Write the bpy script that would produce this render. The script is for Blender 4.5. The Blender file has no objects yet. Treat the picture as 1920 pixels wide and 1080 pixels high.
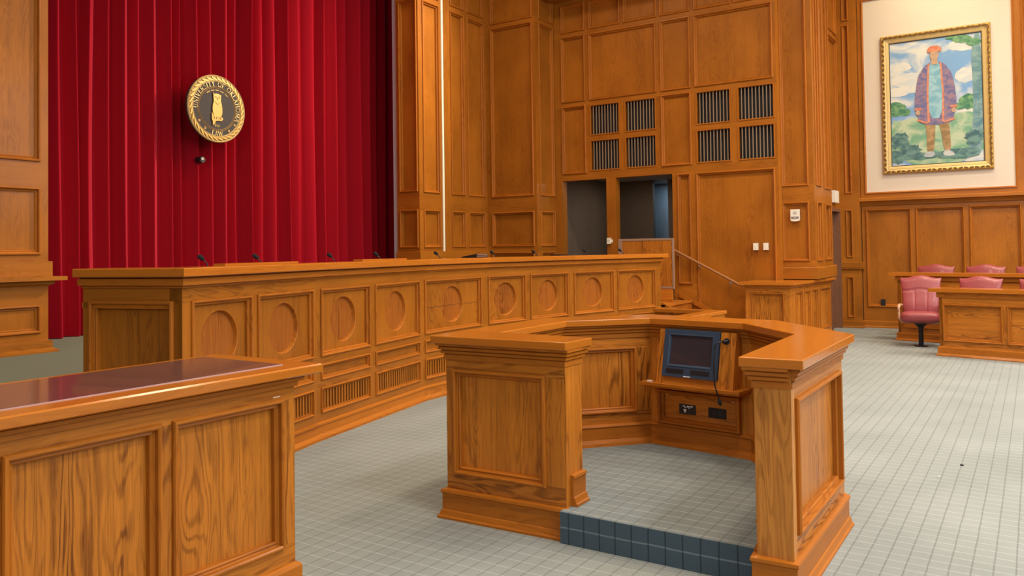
import bpy, bmesh, math, random
from mathutils import Vector, Matrix
random.seed(7)
PI = math.pi
COL = bpy.context.scene.collection
SC = bpy.context.scene

# ------------------------------------------------------------------ materials
def new_mat(name):
    m = bpy.data.materials.new(name); m.use_nodes = True
    nt = m.node_tree; nt.nodes.clear()
    out = nt.nodes.new('ShaderNodeOutputMaterial'); b = nt.nodes.new('ShaderNodeBsdfPrincipled')
    nt.links.new(b.outputs[0], out.inputs[0])
    return m, nt, b
class NT:
    """tiny helper for node graphs"""
    def __init__(s, nt): s.nt = nt
    def n(s, t, **kw):
        o = s.nt.nodes.new(t)
        for k, v in kw.items(): setattr(o, k, v)
        return o
    def l(s, a, b): s.nt.links.new(a, b)
    def put(s, sock, v):
        if hasattr(v, 'links') or hasattr(v, 'is_linked'): s.l(v, sock)
        else: sock.default_value = v
    def math(s, op, a, b=0.0, c=0.0, clamp=False):
        o = s.n('ShaderNodeMath', operation=op, use_clamp=clamp)
        for i, v in enumerate((a, b, c)): s.put(o.inputs[i], v)
        return o.outputs[0]
    def vmul(s, a, v):
        o = s.n('ShaderNodeVectorMath', operation='MULTIPLY'); s.put(o.inputs[0], a); o.inputs[1].default_value = v
        return o.outputs[0]
    def noise(s, vec, scale, detail=2.0, rough=.5, dist=0.0):
        o = s.n('ShaderNodeTexNoise'); s.put(o.inputs['Vector'], vec)
        o.inputs['Scale'].default_value = scale; o.inputs['Detail'].default_value = detail
        o.inputs['Roughness'].default_value = rough; o.inputs['Distortion'].default_value = dist
        return o.outputs['Fac']
    def mix(s, f, a, b, mode='MIX'):
        o = s.n('ShaderNodeMix', data_type='RGBA', blend_type=mode)
        s.put(o.inputs[0], f); s.put(o.inputs[6], a); s.put(o.inputs[7], b)
        return o.outputs[2]
    def ramp(s, f, lo, hi):
        o = s.n('ShaderNodeMapRange'); s.put(o.inputs[0], f)
        o.inputs[1].default_value = lo; o.inputs[2].default_value = hi
        return o.outputs[0]
    def bump(s, h, strength, dist):
        o = s.n('ShaderNodeBump'); s.put(o.inputs['Height'], h)
        o.inputs['Strength'].default_value = strength; o.inputs['Distance'].default_value = dist
        return o.outputs[0]
def rgb(r, g, b): return (r, g, b, 1)

def wood_mat(name, light, dark, figure=1.0, rough=.40, coat=.12, cloud=.16):
    m, nt, b = new_mat(name); k = NT(nt)
    at = k.n('ShaderNodeAttribute', attribute_name='grain')
    tn = k.n('ShaderNodeAttribute', attribute_name='tone')
    g = at.outputs['Vector']
    n1 = k.noise(k.vmul(g, (1.5, 10.0, 10.0)), 1.0, 1.0, .4, .5)
    jag = k.noise(k.vmul(g, (16.0, 120, 120)), 1.0, 2.0)
    rings = k.math('SINE', k.math('ADD', k.math('MULTIPLY', n1, 60.0), k.math('MULTIPLY', jag, 2.6)))
    rings = k.ramp(rings, .05, .95)
    gate = k.ramp(k.noise(k.vmul(g, (.3, 6.5, 6.5)), 1.0, 1.0), .40, .64)
    rings = k.math('MULTIPLY', rings, gate)
    pores = k.ramp(k.noise(k.vmul(g, (7.0, 210, 210)), 1.0, 2.0), .48, .72)
    streak = k.ramp(k.noise(k.vmul(g, (.8, 46, 46)), 1.0, 3.0, .6), .42, .72)
    blot = k.ramp(k.noise(k.vmul(g, (1.5, 2.2, 2.2)), 1.0, 3.0), .35, .75)
    f = k.math('ADD', k.math('MULTIPLY', rings, .58 * figure), k.math('MULTIPLY', blot, cloud))
    f = k.math('ADD', f, k.math('MULTIPLY', streak, .36 * figure))
    f = k.math('ADD', f, k.math('MULTIPLY', pores, .30 * figure), clamp=True)
    c = k.mix(f, light, dark)
    v = k.n('ShaderNodeHueSaturation'); k.l(c, v.inputs['Color'])
    k.l(k.math('ADD', .92, k.math('MULTIPLY', tn.outputs['Fac'], .16)), v.inputs['Value'])
    k.l(v.outputs[0], b.inputs['Base Color'])
    b.inputs['Roughness'].default_value = rough
    b.inputs['Specular IOR Level'].default_value = .18; b.inputs['Coat Weight'].default_value = coat; b.inputs['Coat Roughness'].default_value = .16
    k.l(k.bump(f, .12, .002), b.inputs['Normal'])
    return m
OAK = wood_mat('honey_oak', rgb(.54, .184, .020), rgb(.145, .040, .005))
OAK_BENCH = wood_mat('bench_oak', rgb(.39, .130, .012), rgb(.14, .040, .004), .6, cloud=.34)
OAK_LIGHT = wood_mat('pale_oak_board', rgb(.62, .25, .045), rgb(.27, .085, .012), .9)
OAK_MED = wood_mat('medallion_veneer', rgb(.37, .112, .015), rgb(.15, .040, .005), .9)
OAK_TRIM = wood_mat('oak_moulding', rgb(.44, .138, .012), rgb(.18, .048, .005), .6, .46, .08)
OAK_TOP = wood_mat('polished_oak_top', rgb(.47, .150, .016), rgb(.33, .092, .009), .55, .17, .4)
OAK_WALL = wood_mat('oak_wall', rgb(.41, .138, .013), rgb(.15, .042, .004), .42, cloud=.38)
OAK_DARK = wood_mat('walnut_brown_jamb', rgb(.22, .10, .055), rgb(.12, .05, .025), .6)

def plain(name, col, rough=.5, metal=0.0, noise=0.0, scale=30, bump=0.0, coat=0.0, sheen=0.0, spec=None):
    m, nt, b = new_mat(name); k = NT(nt)
    if noise or bump:
        tc = k.n('ShaderNodeTexCoord')
        nz = k.noise(tc.outputs['Object'], scale, 3.0)
        if noise:
            d = tuple(c * (1 - noise) for c in col[:3]) + (1,)
            k.l(k.mix(nz, d, col), b.inputs['Base Color'])
        else: b.inputs['Base Color'].default_value = col
        if bump: k.l(k.bump(nz, bump, .004), b.inputs['Normal'])
    else: b.inputs['Base Color'].default_value = col
    b.inputs['Roughness'].default_value = rough; b.inputs['Metallic'].default_value = metal
    b.inputs['Coat Weight'].default_value = coat
    if spec is not None: b.inputs['Specular IOR Level'].default_value = spec
    if sheen:
        b.inputs['Sheen Weight'].default_value = sheen; b.inputs['Sheen Roughness'].default_value = .42
        b.inputs['Sheen Tint'].default_value = (1, .13, .20, 1)
    return m
VELVET = plain('red_velvet', rgb(.36, .006, .016), .9, noise=.25, scale=45, bump=.2, sheen=1.0, spec=.05)
CREAM = plain('cream_plaster', rgb(.68, .59, .47), .8, noise=.05, scale=4)
WHITE_WALL = plain('white_plaster', rgb(.72, .70, .66), .85, noise=.04, scale=3)
BROWN_WALL = plain('tan_wall', rgb(.34, .22, .12), .8, noise=.1, scale=3)
GREY_WALL = plain('blue_grey_wall', rgb(.33, .36, .40), .85, noise=.05, scale=5)
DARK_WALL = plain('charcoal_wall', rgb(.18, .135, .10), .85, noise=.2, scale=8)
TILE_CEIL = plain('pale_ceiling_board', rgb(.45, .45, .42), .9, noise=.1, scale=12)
GOLD = plain('gilt', rgb(.55, .32, .065), .42, .25, noise=.25, scale=40)
GOLD_PALE = plain('pale_gilt', rgb(.62, .45, .18), .42, .2)
GOLD_DARK = plain('aged_gilt', rgb(.20, .11, .03), .5, .5, noise=.4, scale=50)
BRONZE = plain('dark_bronze_field', rgb(.050, .040, .038), .7, 0.0, noise=.2, scale=60, spec=.2)
BLACK = plain('black_plastic', rgb(.012, .012, .014), .45)
BLACK_METAL = plain('black_metal', rgb(.015, .016, .018), .35, .4)
FOAM = plain('black_foam', rgb(.010, .009, .010), .95, bump=.6, noise=.3, scale=400)
BLUE_PLASTIC = plain('slate_blue_plastic', rgb(.022, .046, .085), .42)
SCREEN = plain('dark_screen_glass', rgb(.030, .026, .036), .22, coat=.3)
WHITE_PLASTIC = plain('ivory_plastic', rgb(.80, .76, .64), .45)
GREY_PLASTIC = plain('grey_plastic', rgb(.35, .35, .35), .5)
LEATHER = plain('dusty_red_leather', rgb(.30, .050, .056), .42, noise=.15, scale=25, bump=.15, coat=.1)
LEATHER_PIPE = plain('pale_red_piping', rgb(.50, .12, .12), .45)
ARM_WOOD = plain('pale_beech_arm', rgb(.62, .34, .20), .35, noise=.15, scale=20)
METAL = plain('brushed_bronze_trim', rgb(.36, .235, .16), .45, .2)
STEEL = plain('steel', rgb(.6, .58, .55), .3, .9)
GLASS_TOP = plain('plum_brown_glass_top', rgb(.15, .068, .066), .13, noise=.3, scale=160, coat=.4)
GLASS_EDGE = plain('frosted_glass_edge', rgb(.42, .30, .32), .4)
LAMP_WHITE = plain('white_enamel', rgb(.8, .8, .8), .4)

def carpet_mat(name, c0, c1, riser=False):
    m, nt, b = new_mat(name); k = NT(nt)
    geo = k.n('ShaderNodeNewGeometry'); sp = k.n('ShaderNodeSeparateXYZ'); k.l(geo.outputs['Position'], sp.inputs[0])
    def line(c, off, per, w):
        t = k.math('FRACT', k.math('DIVIDE', k.math('SUBTRACT', c, off), per))
        d = k.math('ABSOLUTE', k.math('SUBTRACT', t, .5))       # .5 on the line
        return k.ramp(d, .5 - w / per, .5 - .25 * w / per)
    wob = k.math('MULTIPLY', k.math('SUBTRACT', k.noise(geo.outputs['Position'], 6.0, 2), .5), .006)
    lx = line(k.math('ADD', sp.outputs[0], wob), -.744, .0898, .0055)
    yz = k.math('ADD', k.math('ADD', sp.outputs[1], k.math('MULTIPLY', sp.outputs[2], .72)), wob)
    ly = line(yz, 3.017, .0955, .005)
    wear = k.noise(geo.outputs['Position'], 1.3, 3.0)
    fib = k.noise(geo.outputs['Position'], 220.0, 2.0)
    base = k.mix(k.ramp(wear, .3, .7), c0, c1)
    base = k.mix(k.ramp(fib, .3, .7), base, k.mix(.75, rgb(.0, .0, .0), base))
    # woven pattern: pale yarn one way, dark yarn the other
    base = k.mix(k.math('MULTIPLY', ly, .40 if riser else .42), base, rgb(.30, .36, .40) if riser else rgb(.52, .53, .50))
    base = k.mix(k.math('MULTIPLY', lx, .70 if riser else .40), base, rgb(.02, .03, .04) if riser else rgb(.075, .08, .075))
    k.l(base, b.inputs['Base Color']); b.inputs['Roughness'].default_value = .95
    b.inputs['Specular IOR Level'].default_value = .15
    h = k.math('SUBTRACT', k.math('MULTIPLY', fib, .5), k.math('MAXIMUM', lx, ly))
    k.l(k.bump(h, .4, .003), b.inputs['Normal'])
    return m
CARPET = carpet_mat('square_grid_carpet', rgb(.250, .275, .262), rgb(.305, .330, .318))
CARPET_STEP_SHADED = carpet_mat('shaded_grid_carpet', rgb(.175, .205, .215), rgb(.215, .245, .250))  # grid carpet darkened: the shade inside the stand is put into the colour
CARPET_RISER_SHADED = carpet_mat('shaded_riser_carpet', rgb(.070, .105, .135), rgb(.085, .125, .155), True)  # same carpet, darker and bluer to paint in the shade on the riser
def plain_carpet_mat():
    return plain('plain_green_grey_carpet', rgb(.20, .215, .165), .95, noise=.3, scale=90, bump=.4, spec=.1)
CARPET_PLAIN = plain_carpet_mat()

# ------------------------------------------------------------------ mesh building
class Fr:
    """a vertical working plane: u along it, z up, n out of it"""
    def __init__(s, o, u, n=None):
        s.o = Vector((o[0], o[1], o[2] if len(o) > 2 else 0))
        s.u = Vector((u[0], u[1], 0)).normalized()
        s.n = Vector((n[0], n[1], 0)).normalized() if n else Vector((s.u.y, -s.u.x, 0))
    def p(s, u, z, n=0.0): return s.o + s.u * u + s.n * n + Vector((0, 0, z))
class TFr(Fr):
    """a working plane whose foot leans out towards the viewer"""
    def __init__(s, F, ztop, k): s.o, s.u, s.n, s.zt, s.k = F.o.copy(), F.u, F.n, ztop, k
    def p(s, u, z, n=0.0): return Fr.p(s, u, z, n + (s.zt - z) * s.k)
class MB:
    def __init__(s): s.v = []; s.f = []; s.g = []; s.t = []; s.m = []; s.s = []
    def face(s, pts, gc=None, mat=0, tone=.5, smooth=False):
        i0 = len(s.v); s.v += [tuple(p) for p in pts]; s.f.append(tuple(range(i0, i0 + len(pts))))
        s.g += [tuple(c) for c in (gc or [(0, 0, 0)] * len(pts))]
        s.t.append(tone); s.m.append(mat); s.s.append(smooth)
    def build(s, name, mats, parent=None, weld=False):
        if not isinstance(mats, (list, tuple)): mats = [mats]
        off = parent.matrix_world.translation if parent else Vector()
        if parent:
            off = Vector(parent.location); q = parent.parent
            while q: off = off + Vector(q.location); q = q.parent
        me = bpy.data.meshes.new(name)
        me.from_pydata([(x - off.x, y - off.y, z - off.z) for x, y, z in s.v], [], s.f)
        for m in mats: me.materials.append(m)
        me.polygons.foreach_set('material_index', s.m); me.polygons.foreach_set('use_smooth', s.s)
        a = me.attributes.new('grain', 'FLOAT_VECTOR', 'CORNER'); a.data.foreach_set('vector', [c for q in s.g for c in q])
        a = me.attributes.new('tone', 'FLOAT', 'FACE'); a.data.foreach_set('value', s.t)
        if weld:
            bm = bmesh.new(); bm.from_mesh(me); bmesh.ops.remove_doubles(bm, verts=bm.verts, dist=1e-5)
            bmesh.ops.recalc_face_normals(bm, faces=bm.faces); bm.to_mesh(me); bm.free()
        me.update()
        o = bpy.data.objects.new(name, me); COL.objects.link(o)
        if parent: o.parent = parent
        return o
def roff(): return Vector((random.uniform(0, 60), random.uniform(0, 60), random.uniform(0, 60)))

def box(mb, F, u0, u1, z0, z1, n0, n1, g='u', mat=0):
    of = roff(); tone = random.random()
    C = [(u, z, n) for u in (u0, u1) for z in (z0, z1) for n in (n0, n1)]
    def gc(c):
        u, z, n = c
        if g == 'u': return (u + of.x, z + of.y, n + of.z)
        if g == 'n': return (n + of.x, u + of.y, z + of.z)
        return (z + of.x, u + of.y, n + of.z)
    for q in ((1, 5, 7, 3), (0, 2, 6, 4), (0, 1, 3, 2), (4, 6, 7, 5), (2, 3, 7, 6), (0, 4, 5, 1)):
        mb.face([F.p(*C[i]) for i in q], [gc(C[i]) for i in q], mat, tone)
W = Fr((0, 0, 0), (1, 0, 0), (0, -1, 0))
def wbox(mb, x0, x1, y0, y1, z0, z1, g='u', mat=0): box(mb, W, x0, x1, z0, z1, -y1, -y0, g, mat)

PROF = [(-.010, 0), (-.010, .009), (-.006, .015), (.001, .016), (.006, .012), (.007, -.004), (.011, -.006), (.018, -.004), (.023, -.009), (.024, -.026)]
def sprof(k): return [(d * k, n * k) for d, n in PROF]
def mould(mb, F, a, b, c, d, prof, mat=0):
    for side in range(4):
        of = roff(); tone = random.random(); s = 0
        for (d0, n0), (d1, n1) in zip(prof[:-1], prof[1:]):
            def corners(dd, nn):
                R = [(a + dd, c + dd), (b - dd, c + dd), (b - dd, d - dd), (a + dd, d - dd)]
                return (R[side], R[(side + 1) % 4], nn)
            p0, p1, nA = corners(d0, n0); q0, q1, nB = corners(d1, n1)
            s2 = s + math.hypot(d1 - d0, n1 - n0)
            al = (lambda r: r[0]) if side % 2 == 0 else (lambda r: r[1])
            mb.face([F.p(p0[0], p0[1], nA), F.p(p1[0], p1[1], nA), F.p(q1[0], q1[1], nB), F.p(q0[0], q0[1], nB)],
                    [(al(p0) + of.x, s + of.y, of.z), (al(p1) + of.x, s + of.y, of.z), (al(q1) + of.x, s2 + of.y, of.z), (al(q0) + of.x, s2 + of.y, of.z)], mat, tone)
            s = s2
def field(mb, F, a, b, c, d, n, g='z', mat=0):
    of = roff(); tone = random.random()
    P = [(a, c), (b, c), (b, d), (a, d)]
    mb.face([F.p(u, z, n) for u, z in P], [((z + of.x, u + of.y, of.z) if g == 'z' else (u + of.x, z + of.y, of.z)) for u, z in P], mat, tone)
class Panel(MB):
    """a framed panel: the moulding (and a round recess) become children of the panel board"""
    def __init__(s): MB.__init__(s); s.kids = []
    def build(s, name, mats, parent=None):
        o = MB.build(s, name, mats, parent)
        for nm, kb, mt in s.kids: kb.build(nm, mt, o)
        return o
def panel(mb, F, a, b, c, d, k=1.0, g='z', mf=0, mm=1, ring=None):
    pr = sprof(k); md = mb
    if isinstance(mb, Panel): md = MB(); mb.kids.append(('panel_moulding', md, OAK_TRIM)); mm2 = 0
    else: mm2 = mm
    mould(md, F, a, b, c, d, pr, mm2)
    e, n = pr[-1]; a += e; b -= e; c += e; d -= e
    if not ring: field(mb, F, a, b, c, d, n, g, mf); return
    cu, cz, r = ring; of = roff(); tone = random.random(); of2 = roff()
    ang = sorted(set([2 * PI * i / 64 for i in range(64)] + [math.atan2(z - cz, u - cu) % (2 * PI) for u in (a, b) for z in (c, d)]))
    def edge(t):
        cx, cy = math.cos(t), math.sin(t); L = 1e9
        if cx > 1e-9: L = min(L, (b - cu) / cx)
        if cx < -1e-9: L = min(L, (a - cu) / cx)
        if cy > 1e-9: L = min(L, (d - cz) / cy)
        if cy < -1e-9: L = min(L, (c - cz) / cy)
        return (cu + cx * L, cz + cy * L)
    G = lambda p, o: (p[1] + o.x, p[0] + o.y, o.z)
    rp = [(r + .003, n + .0005), (r, n + .001), (r - .004, n - .002), (r - .011, n - .028)]
    for i in range(len(ang)):
        t0, t1 = ang[i], ang[(i + 1) % len(ang)]
        ci = lambda t, rr: (cu + rr * math.cos(t), cz + rr * math.sin(t))
        q = [ci(t0, r), edge(t0), edge(t1), ci(t1, r)]
        mb.face([F.p(u, z, n) for u, z in q], [G(p, of) for p in q], mf, tone)
        for (r0, m0), (r1, m1) in zip(rp[:-1], rp[1:]):
            q = [ci(t0, r1), ci(t0, r0), ci(t1, r0), ci(t1, r1)]; nn = [m1, m0, m0, m1]
            mb.face([F.p(u, z, w) for (u, z), w in zip(q, nn)], [G(p, of) for p in q], mm, .9)
    q = [(cu + rp[-1][0] * math.cos(t), cz + rp[-1][0] * math.sin(t)) for t in ang]
    if isinstance(mb, Panel): mb2 = MB(); mb.kids.append(('medallion', mb2, OAK_MED)); mb = mb2; mf = 0
    mb.face([F.p(u, z, rp[-1][1]) for u, z in q], [G(p, of2) for p in q], mf, random.random())

def stiles(mb, F, u0, u1, z0, z1, holes, t=.05, mat=0, n=0.0):
    """front frame of boards leaving the given openings free"""
    zs = sorted(set([z0, z1] + [h[2] for h in holes] + [h[3] for h in holes])); zs = [z for z in zs if z0 <= z <= z1]
    open_runs = {}
    done = []
    for za, zb in zip(zs[:-1], zs[1:]):
        hs = sorted([h for h in holes if h[2] < zb - 1e-6 and h[3] > za + 1e-6])
        runs = []; u = u0
        for h in hs:
            if h[0] > u + 1e-6: runs.append((u, h[0]))
            u = max(u, h[1])
        if u < u1 - 1e-6: runs.append((u, u1))
        new = {}
        for r in runs:
            key = (round(r[0], 4), round(r[1], 4))
            if key in open_runs: new[key] = (open_runs.pop(key)[0], zb)
            else: new[key] = (za, zb)
        for key, (a, b) in open_runs.items(): done.append((key, a, b))
        open_runs = new
    for key, (a, b) in open_runs.items(): done.append((key, a, b))
    for (ua, ub), a, b in done:
        box(mb, F, ua, ub, a, b, n - t, n, 'u' if (ub - ua) > (b - a) else 'z', mat)
def wall(mb, F, u0, u1, z0, z1, panels, k=1.5, voids=(), t=.06, mats=(0, 1)):
    stiles(mb, F, u0, u1, z0, z1, list(panels) + list(voids), t, mats[0])
    for a, b, c, d in panels: panel(mb, F, a, b, c, d, k, 'z', mats[0], mats[1])

def sweep(mb, pts, prof, closed=False, side=1, mat=0, caps=True, loop=True):
    P = [Vector((p[0], p[1])) for p in pts]; n = len(P)
    E = [(P[(i + 1) % n] - P[i]).normalized() for i in range(n if closed else n - 1)]
    Nn = [Vector((-e.y, e.x)) * side for e in E]
    M = []
    for i in range(n):
        if closed: a, b = Nn[i - 1], Nn[i]
        elif i == 0: a = b = Nn[0]
        elif i == n - 1: a = b = Nn[-1]
        else: a, b = Nn[i - 1], Nn[i]
        M.append((a + b) / (1 + a.dot(b)))
    pr = list(prof); segs = list(zip(pr, pr[1:] + pr[:1])) if loop else list(zip(pr[:-1], pr[1:]))
    pos = lambda i, q: (P[i].x + M[i].x * q[0], P[i].y + M[i].y * q[0], q[1])
    for i in range(len(E)):
        j = (i + 1) % n; of = roff(); tone = random.random(); s = 0
        for q0, q1 in segs:
            s2 = s + math.hypot(q1[0] - q0[0], q1[1] - q0[1])
            p = [pos(i, q0), pos(j, q0), pos(j, q1), pos(i, q1)]
            al = lambda w: w[0] * E[i].x + w[1] * E[i].y
            ss = [s, s, s2, s2]
            mb.face(p, [(al(w) + of.x, x + of.y, of.z) for w, x in zip(p, ss)], mat, tone); s = s2
    if caps and not closed and loop:
        for i in (0, n - 1):
            of = roff(); mb.face([pos(i, q) for q in pr], [(q[0] + of.x, q[1] + of.y, of.z) for q in pr], mat, .4)
def prism(mb, poly, z0, z1, mat=0, g=0):
    of = roff(); tone = random.random()
    gc = (lambda p: (p[0] + of.x, p[1] + of.y, p[2] + of.z)) if g == 0 else (lambda p: (p[1] + of.x, p[0] + of.y, p[2] + of.z))
    top = [(x, y, z1) for x, y in poly]; bot = [(x, y, z0) for x, y in poly]
    mb.face(top, [gc(p) for p in top], mat, tone); mb.face(bot[::-1], [gc(p) for p in bot[::-1]], mat, tone)
    for i in range(len(poly)):
        j = (i + 1) % len(poly); q = [bot[i], bot[j], top[j], top[i]]
        L = math.dist(bot[i][:2], bot[j][:2])
        mb.face(q, [(of.x, z0 + of.y, 0), (of.x + L, z0 + of.y, 0), (of.x + L, z1 + of.y, 0), (of.x, z1 + of.y, 0)], mat, tone)
def fprism(mb, F, poly, n0, n1, mat=0):
    """polygon in the plane F, from depth n0 to n1"""
    mb.face([F.p(u, z, n1) for u, z in poly], [(u, z, 0) for u, z in poly], mat)
    mb.face([F.p(u, z, n0) for u, z in poly[::-1]], None, mat)
    for i in range(len(poly)):
        a, b = poly[i], poly[(i + 1) % len(poly)]
        mb.face([F.p(a[0], a[1], n0), F.p(b[0], b[1], n0), F.p(b[0], b[1], n1), F.p(a[0], a[1], n1)], None, mat)
def tube(mb, pts, rad, seg=10, mat=0, caps=True):
    """round rod along points; rad is one number or one per point"""
    P = [Vector(p) for p in pts]; n = len(P); R = rad if isinstance(rad, (list, tuple)) else [rad] * n
    rings = []; ref = Vector((0, 0, 1))
    for i in range(n):
        t = (P[min(i + 1, n - 1)] - P[max(i - 1, 0)]).normalized()
        a = t.cross(ref)
        if a.length < 1e-3: a = t.cross(Vector((1, 0, 0)))
        a.normalize(); b = t.cross(a)
        rings.append([P[i] + (a * math.cos(2 * PI * k / seg) + b * math.sin(2 * PI * k / seg)) * R[i] for k in range(seg)])
    for i in range(n - 1):
        for k in range(seg):
            j = (k + 1) % seg
            mb.face([rings[i][k], rings[i][j], rings[i + 1][j], rings[i + 1][k]], None, mat, .5, True)
    if caps: mb.face(rings[0][::-1], None, mat); mb.face(rings[-1], None, mat)
def grid(mb, f, nu, nv, mat=0, smooth=True, wrap=False):
    V = [[f(i / nu, j / nv) for j in range(nv + 1)] for i in range(nu + 1)]
    for i in range(nu):
        for j in range(nv):
            mb.face([V[i][j], V[i + 1][j], V[i + 1][j + 1], V[i][j + 1]], None, mat, .5, smooth)

# ------------------------------------------------------------------ tagging
def tag(o, label, cat, group=None, kind=None):
    o['label'] = label; o['category'] = cat
    if group: o['group'] = group
    if kind: o['kind'] = kind
    return o
def thing(name, label, cat, loc=(0, 0, 0), group=None):
    o = bpy.data.objects.new(name, None); COL.objects.link(o); o.location = loc; o.empty_display_size = .1
    return tag(o, label, cat, group)
def struct(o, label, cat='wall'):
    o['label'] = label; o['category'] = cat; o['kind'] = 'structure'; return o
def dup(root, loc, rotz, label, group=None):
    r = root.copy(); COL.objects.link(r); r.location = loc; r.rotation_euler = (0, 0, rotz); r['label'] = label
    if group: r['group'] = group
    def rec(a, b):
        for ch in list(a.children):
            c = ch.copy(); COL.objects.link(c); c.parent = b; rec(ch, c)
    rec(root, r)
    return r

# ================================================================== THE ROOM
WD = 0.57                                     # level of the judges' dais
ZC = 7.6
# floor
mb = MB(); wbox(mb, -10.6, 6.2, -5.2, 17.0, -.2, 0)
struct(mb.build('floor', CARPET), 'grey green carpet woven in a grid of small squares', 'floor')
mb = MB(); wbox(mb, -10.6, 6.2, -5.2, 17.0, ZC, ZC + .15)
struct(mb.build('ceiling', WHITE_WALL), 'plain white ceiling high above the courtroom', 'ceiling')
# dais behind the bench (carpeted)
mb = MB(); prism(mb, [(-10.3, 1.2), (-6.15, 1.2), (-6.15, 13.0), (-10.3, 13.0)], 0, WD)
struct(mb.build('floor_dais', CARPET_PLAIN), 'raised green grey carpeted dais behind the curved bench', 'floor')

WM = [OAK_WALL, OAK_TRIM]
Zlo = (1.625, 2.235); Zhi = (2.54, 5.68); Ztp = (5.79, 7.3)
# left stage pier (faces +X)
F = Fr((-8.56, 0), (0, 1), (1, 0))
mb = MB()
ps = []
for a, b in ((2.2, 3.18), (3.28, 4.265)):
    ps += [(a, b, *Zhi), (a, b, 1.585, 2.245), (a, b, *Ztp)]
wall(mb, F, -5, 4.36, 1.35, ZC, [(1.12, 2.1, *Zhi)] + ps)
low = [(2.2, 3.18, .785, 1.045), (3.28, 4.265, .785, 1.045)]
wall(mb, F, -5, 4.36, WD, 1.35, low)
wbox(mb, -8.95, -8.58, -5, 4.357, WD, ZC, 'z')
sweep(mb, [(-8.56, -5), (-8.56, 4.36), (-9.0, 4.36)], [(0, 1.35), (.03, 1.35), (.03, 1.50), (0, 1.505)], side=-1)
sweep(mb, [(-8.56, -5), (-8.56, 4.36), (-9.0, 4.36)], [(0, 1.25), (.04, 1.27), (.05, 1.305), (.13, 1.305), (.13, 1.345), (0, 1.35)], side=-1)
sweep(mb, [(-8.56, -5), (-8.56, 4.36), (-9.0, 4.36)], [(0, WD), (.075, WD), (.075, .585), (.03, .615), (.03, .685), (0, .69)], side=-1)
struct(mb.build('wall_left', WM), 'oak panelled pier at the left edge of the red curtain')

# right stage pier: A faces -Y, then B C D face +X, E faces -Y, F faces +X
mb = MB()
FA = Fr((0, 10.36), (1, 0), (0, -1))
wall(mb, FA, -9.05, -8.562, 1.545, ZC, [(-8.97, -8.60, *Zlo), (-8.97, -8.60, 2.56, 5.79), (-8.97, -8.60, 5.9, 7.3)])
FB = Fr((-8.56, 0), (0, 1), (1, 0))
def col(a, b): return [(a, b, *Zlo), (a, b, 2.55, 5.77), (a, b, 5.89, 7.3)]
wall(mb, FB, 10.362, 10.975, 1.545, ZC, col(10.48, 10.90))
wall(mb, FB, 11.06, 12.40, 1.545, ZC, col(11.25, 11.62) + col(11.75, 12.24))
FBr = Fr((-8.575, 0), (0, 1), (1, 0)); box(mb, FBr, 11.055, 11.16, 1.545, ZC, -.05, .017, 'z')
sweep(mb, [(-9.05, 10.36), (-8.56, 10.36), (-8.56, 12.34)], [(0, WD), (.04, WD), (.04, 1.54), (0, 1.55)], side=-1)
wbox(mb, -9.04, -8.63, 10.43, 12.4, WD, ZC, 'z')
struct(mb.build('wall_right_of_curtain', WM), 'tall oak panelled pier at the right edge of the red curtain')
mb = MB(); wbox(mb, -9.16, -9.055, 10.40, 10.44, WD, ZC)  # added strip, stands in for the wall behind that gets too little light
struct(mb.build('wall_stand_in', plain('pale_blue_grey_strip', rgb(.50, .53, .58), .8)), 'pale blue grey strip added to stand in for the wall behind the red curtain', 'trim')
mb = MB(); wbox(mb, -8.6, -8.55, 10.985, 11.03, 1.55, ZC)  # one even cream strip filling the joint
struct(mb.build('trim_1', plain('cream_strip', rgb(.95, .86, .66), .5)), 'thin cream vertical strip in the joint of the curtain pier', 'trim')
mb = MB()
FE = Fr((0, 12.34), (1, 0), (0, -1))
wall(mb, FE, -8.56, -7.482, WD, ZC, [(-8.44, -7.55, *Zlo), (-8.44, -7.55, 2.54, 5.67), (-8.44, -7.55, 5.77, 7.3), (-8.44, -7.55, .9, 1.5)])
FF = Fr((-7.48, 0), (0, 1), (1, 0))
wall(mb, FF, 12.342, 13.0, WD, ZC, [(12.47, 12.96, *Zlo), (12.47, 12.96, 2.54, 5.67), (12.47, 12.96, 5.77, 7.3), (12.47, 12.96, .9, 1.5)])
wbox(mb, -8.56, -7.54, 12.4, 13.2, WD, ZC, 'z')
struct(mb.build('wall_return', WM), 'oak panelled return wall between the curtain pier and the dark doorways')

# back wall with the doorways and the vents (plane y = 13)
FK = Fr((0, 13.0), (1, 0), (0, -1))
mb = MB()
vent_spots = []
for (a, b, key) in ((-6.73, -6.145, 'L'), (-6.04, -5.455, 'L'), (-4.73, -4.145, 'R'), (-4.025, -3.44, 'R')):
    for (c, d) in ((3.61, 4.16), (2.965, 3.515)): vent_spots.append((a, b, c, d, key))
pn = [(-7.30, -6.83, 2.945, 4.17), (-5.345, -4.83, 2.965, 4.165),
      (-7.30, -6.83, 4.27, 5.46), (-6.725, -5.45, 4.26, 5.455), (-5.345, -4.83, 4.26, 5.455), (-4.735, -3.46, 4.26, 5.455),
      (-5.07, -4.86, .95, 2.79), (-4.735, -3.46, .2, 2.79)]
for a, b in ((-7.30, -6.83), (-6.725, -6.12), (-6.03, -5.425), (-5.345, -4.83), (-4.735, -4.125), (-4.05, -3.46)):
    pn += [(a, b, 5.565, 6.05)]
voids = [(a, b, c, d) for a, b, c, d, q in vent_spots] + [(-7.32, -6.425, WD, 2.81), (-6.24, -5.175, WD, 2.815)]
wall(mb, FK, -7.48, -3.40, 0, 6.12, pn, 1.5, voids, .16)
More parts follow.
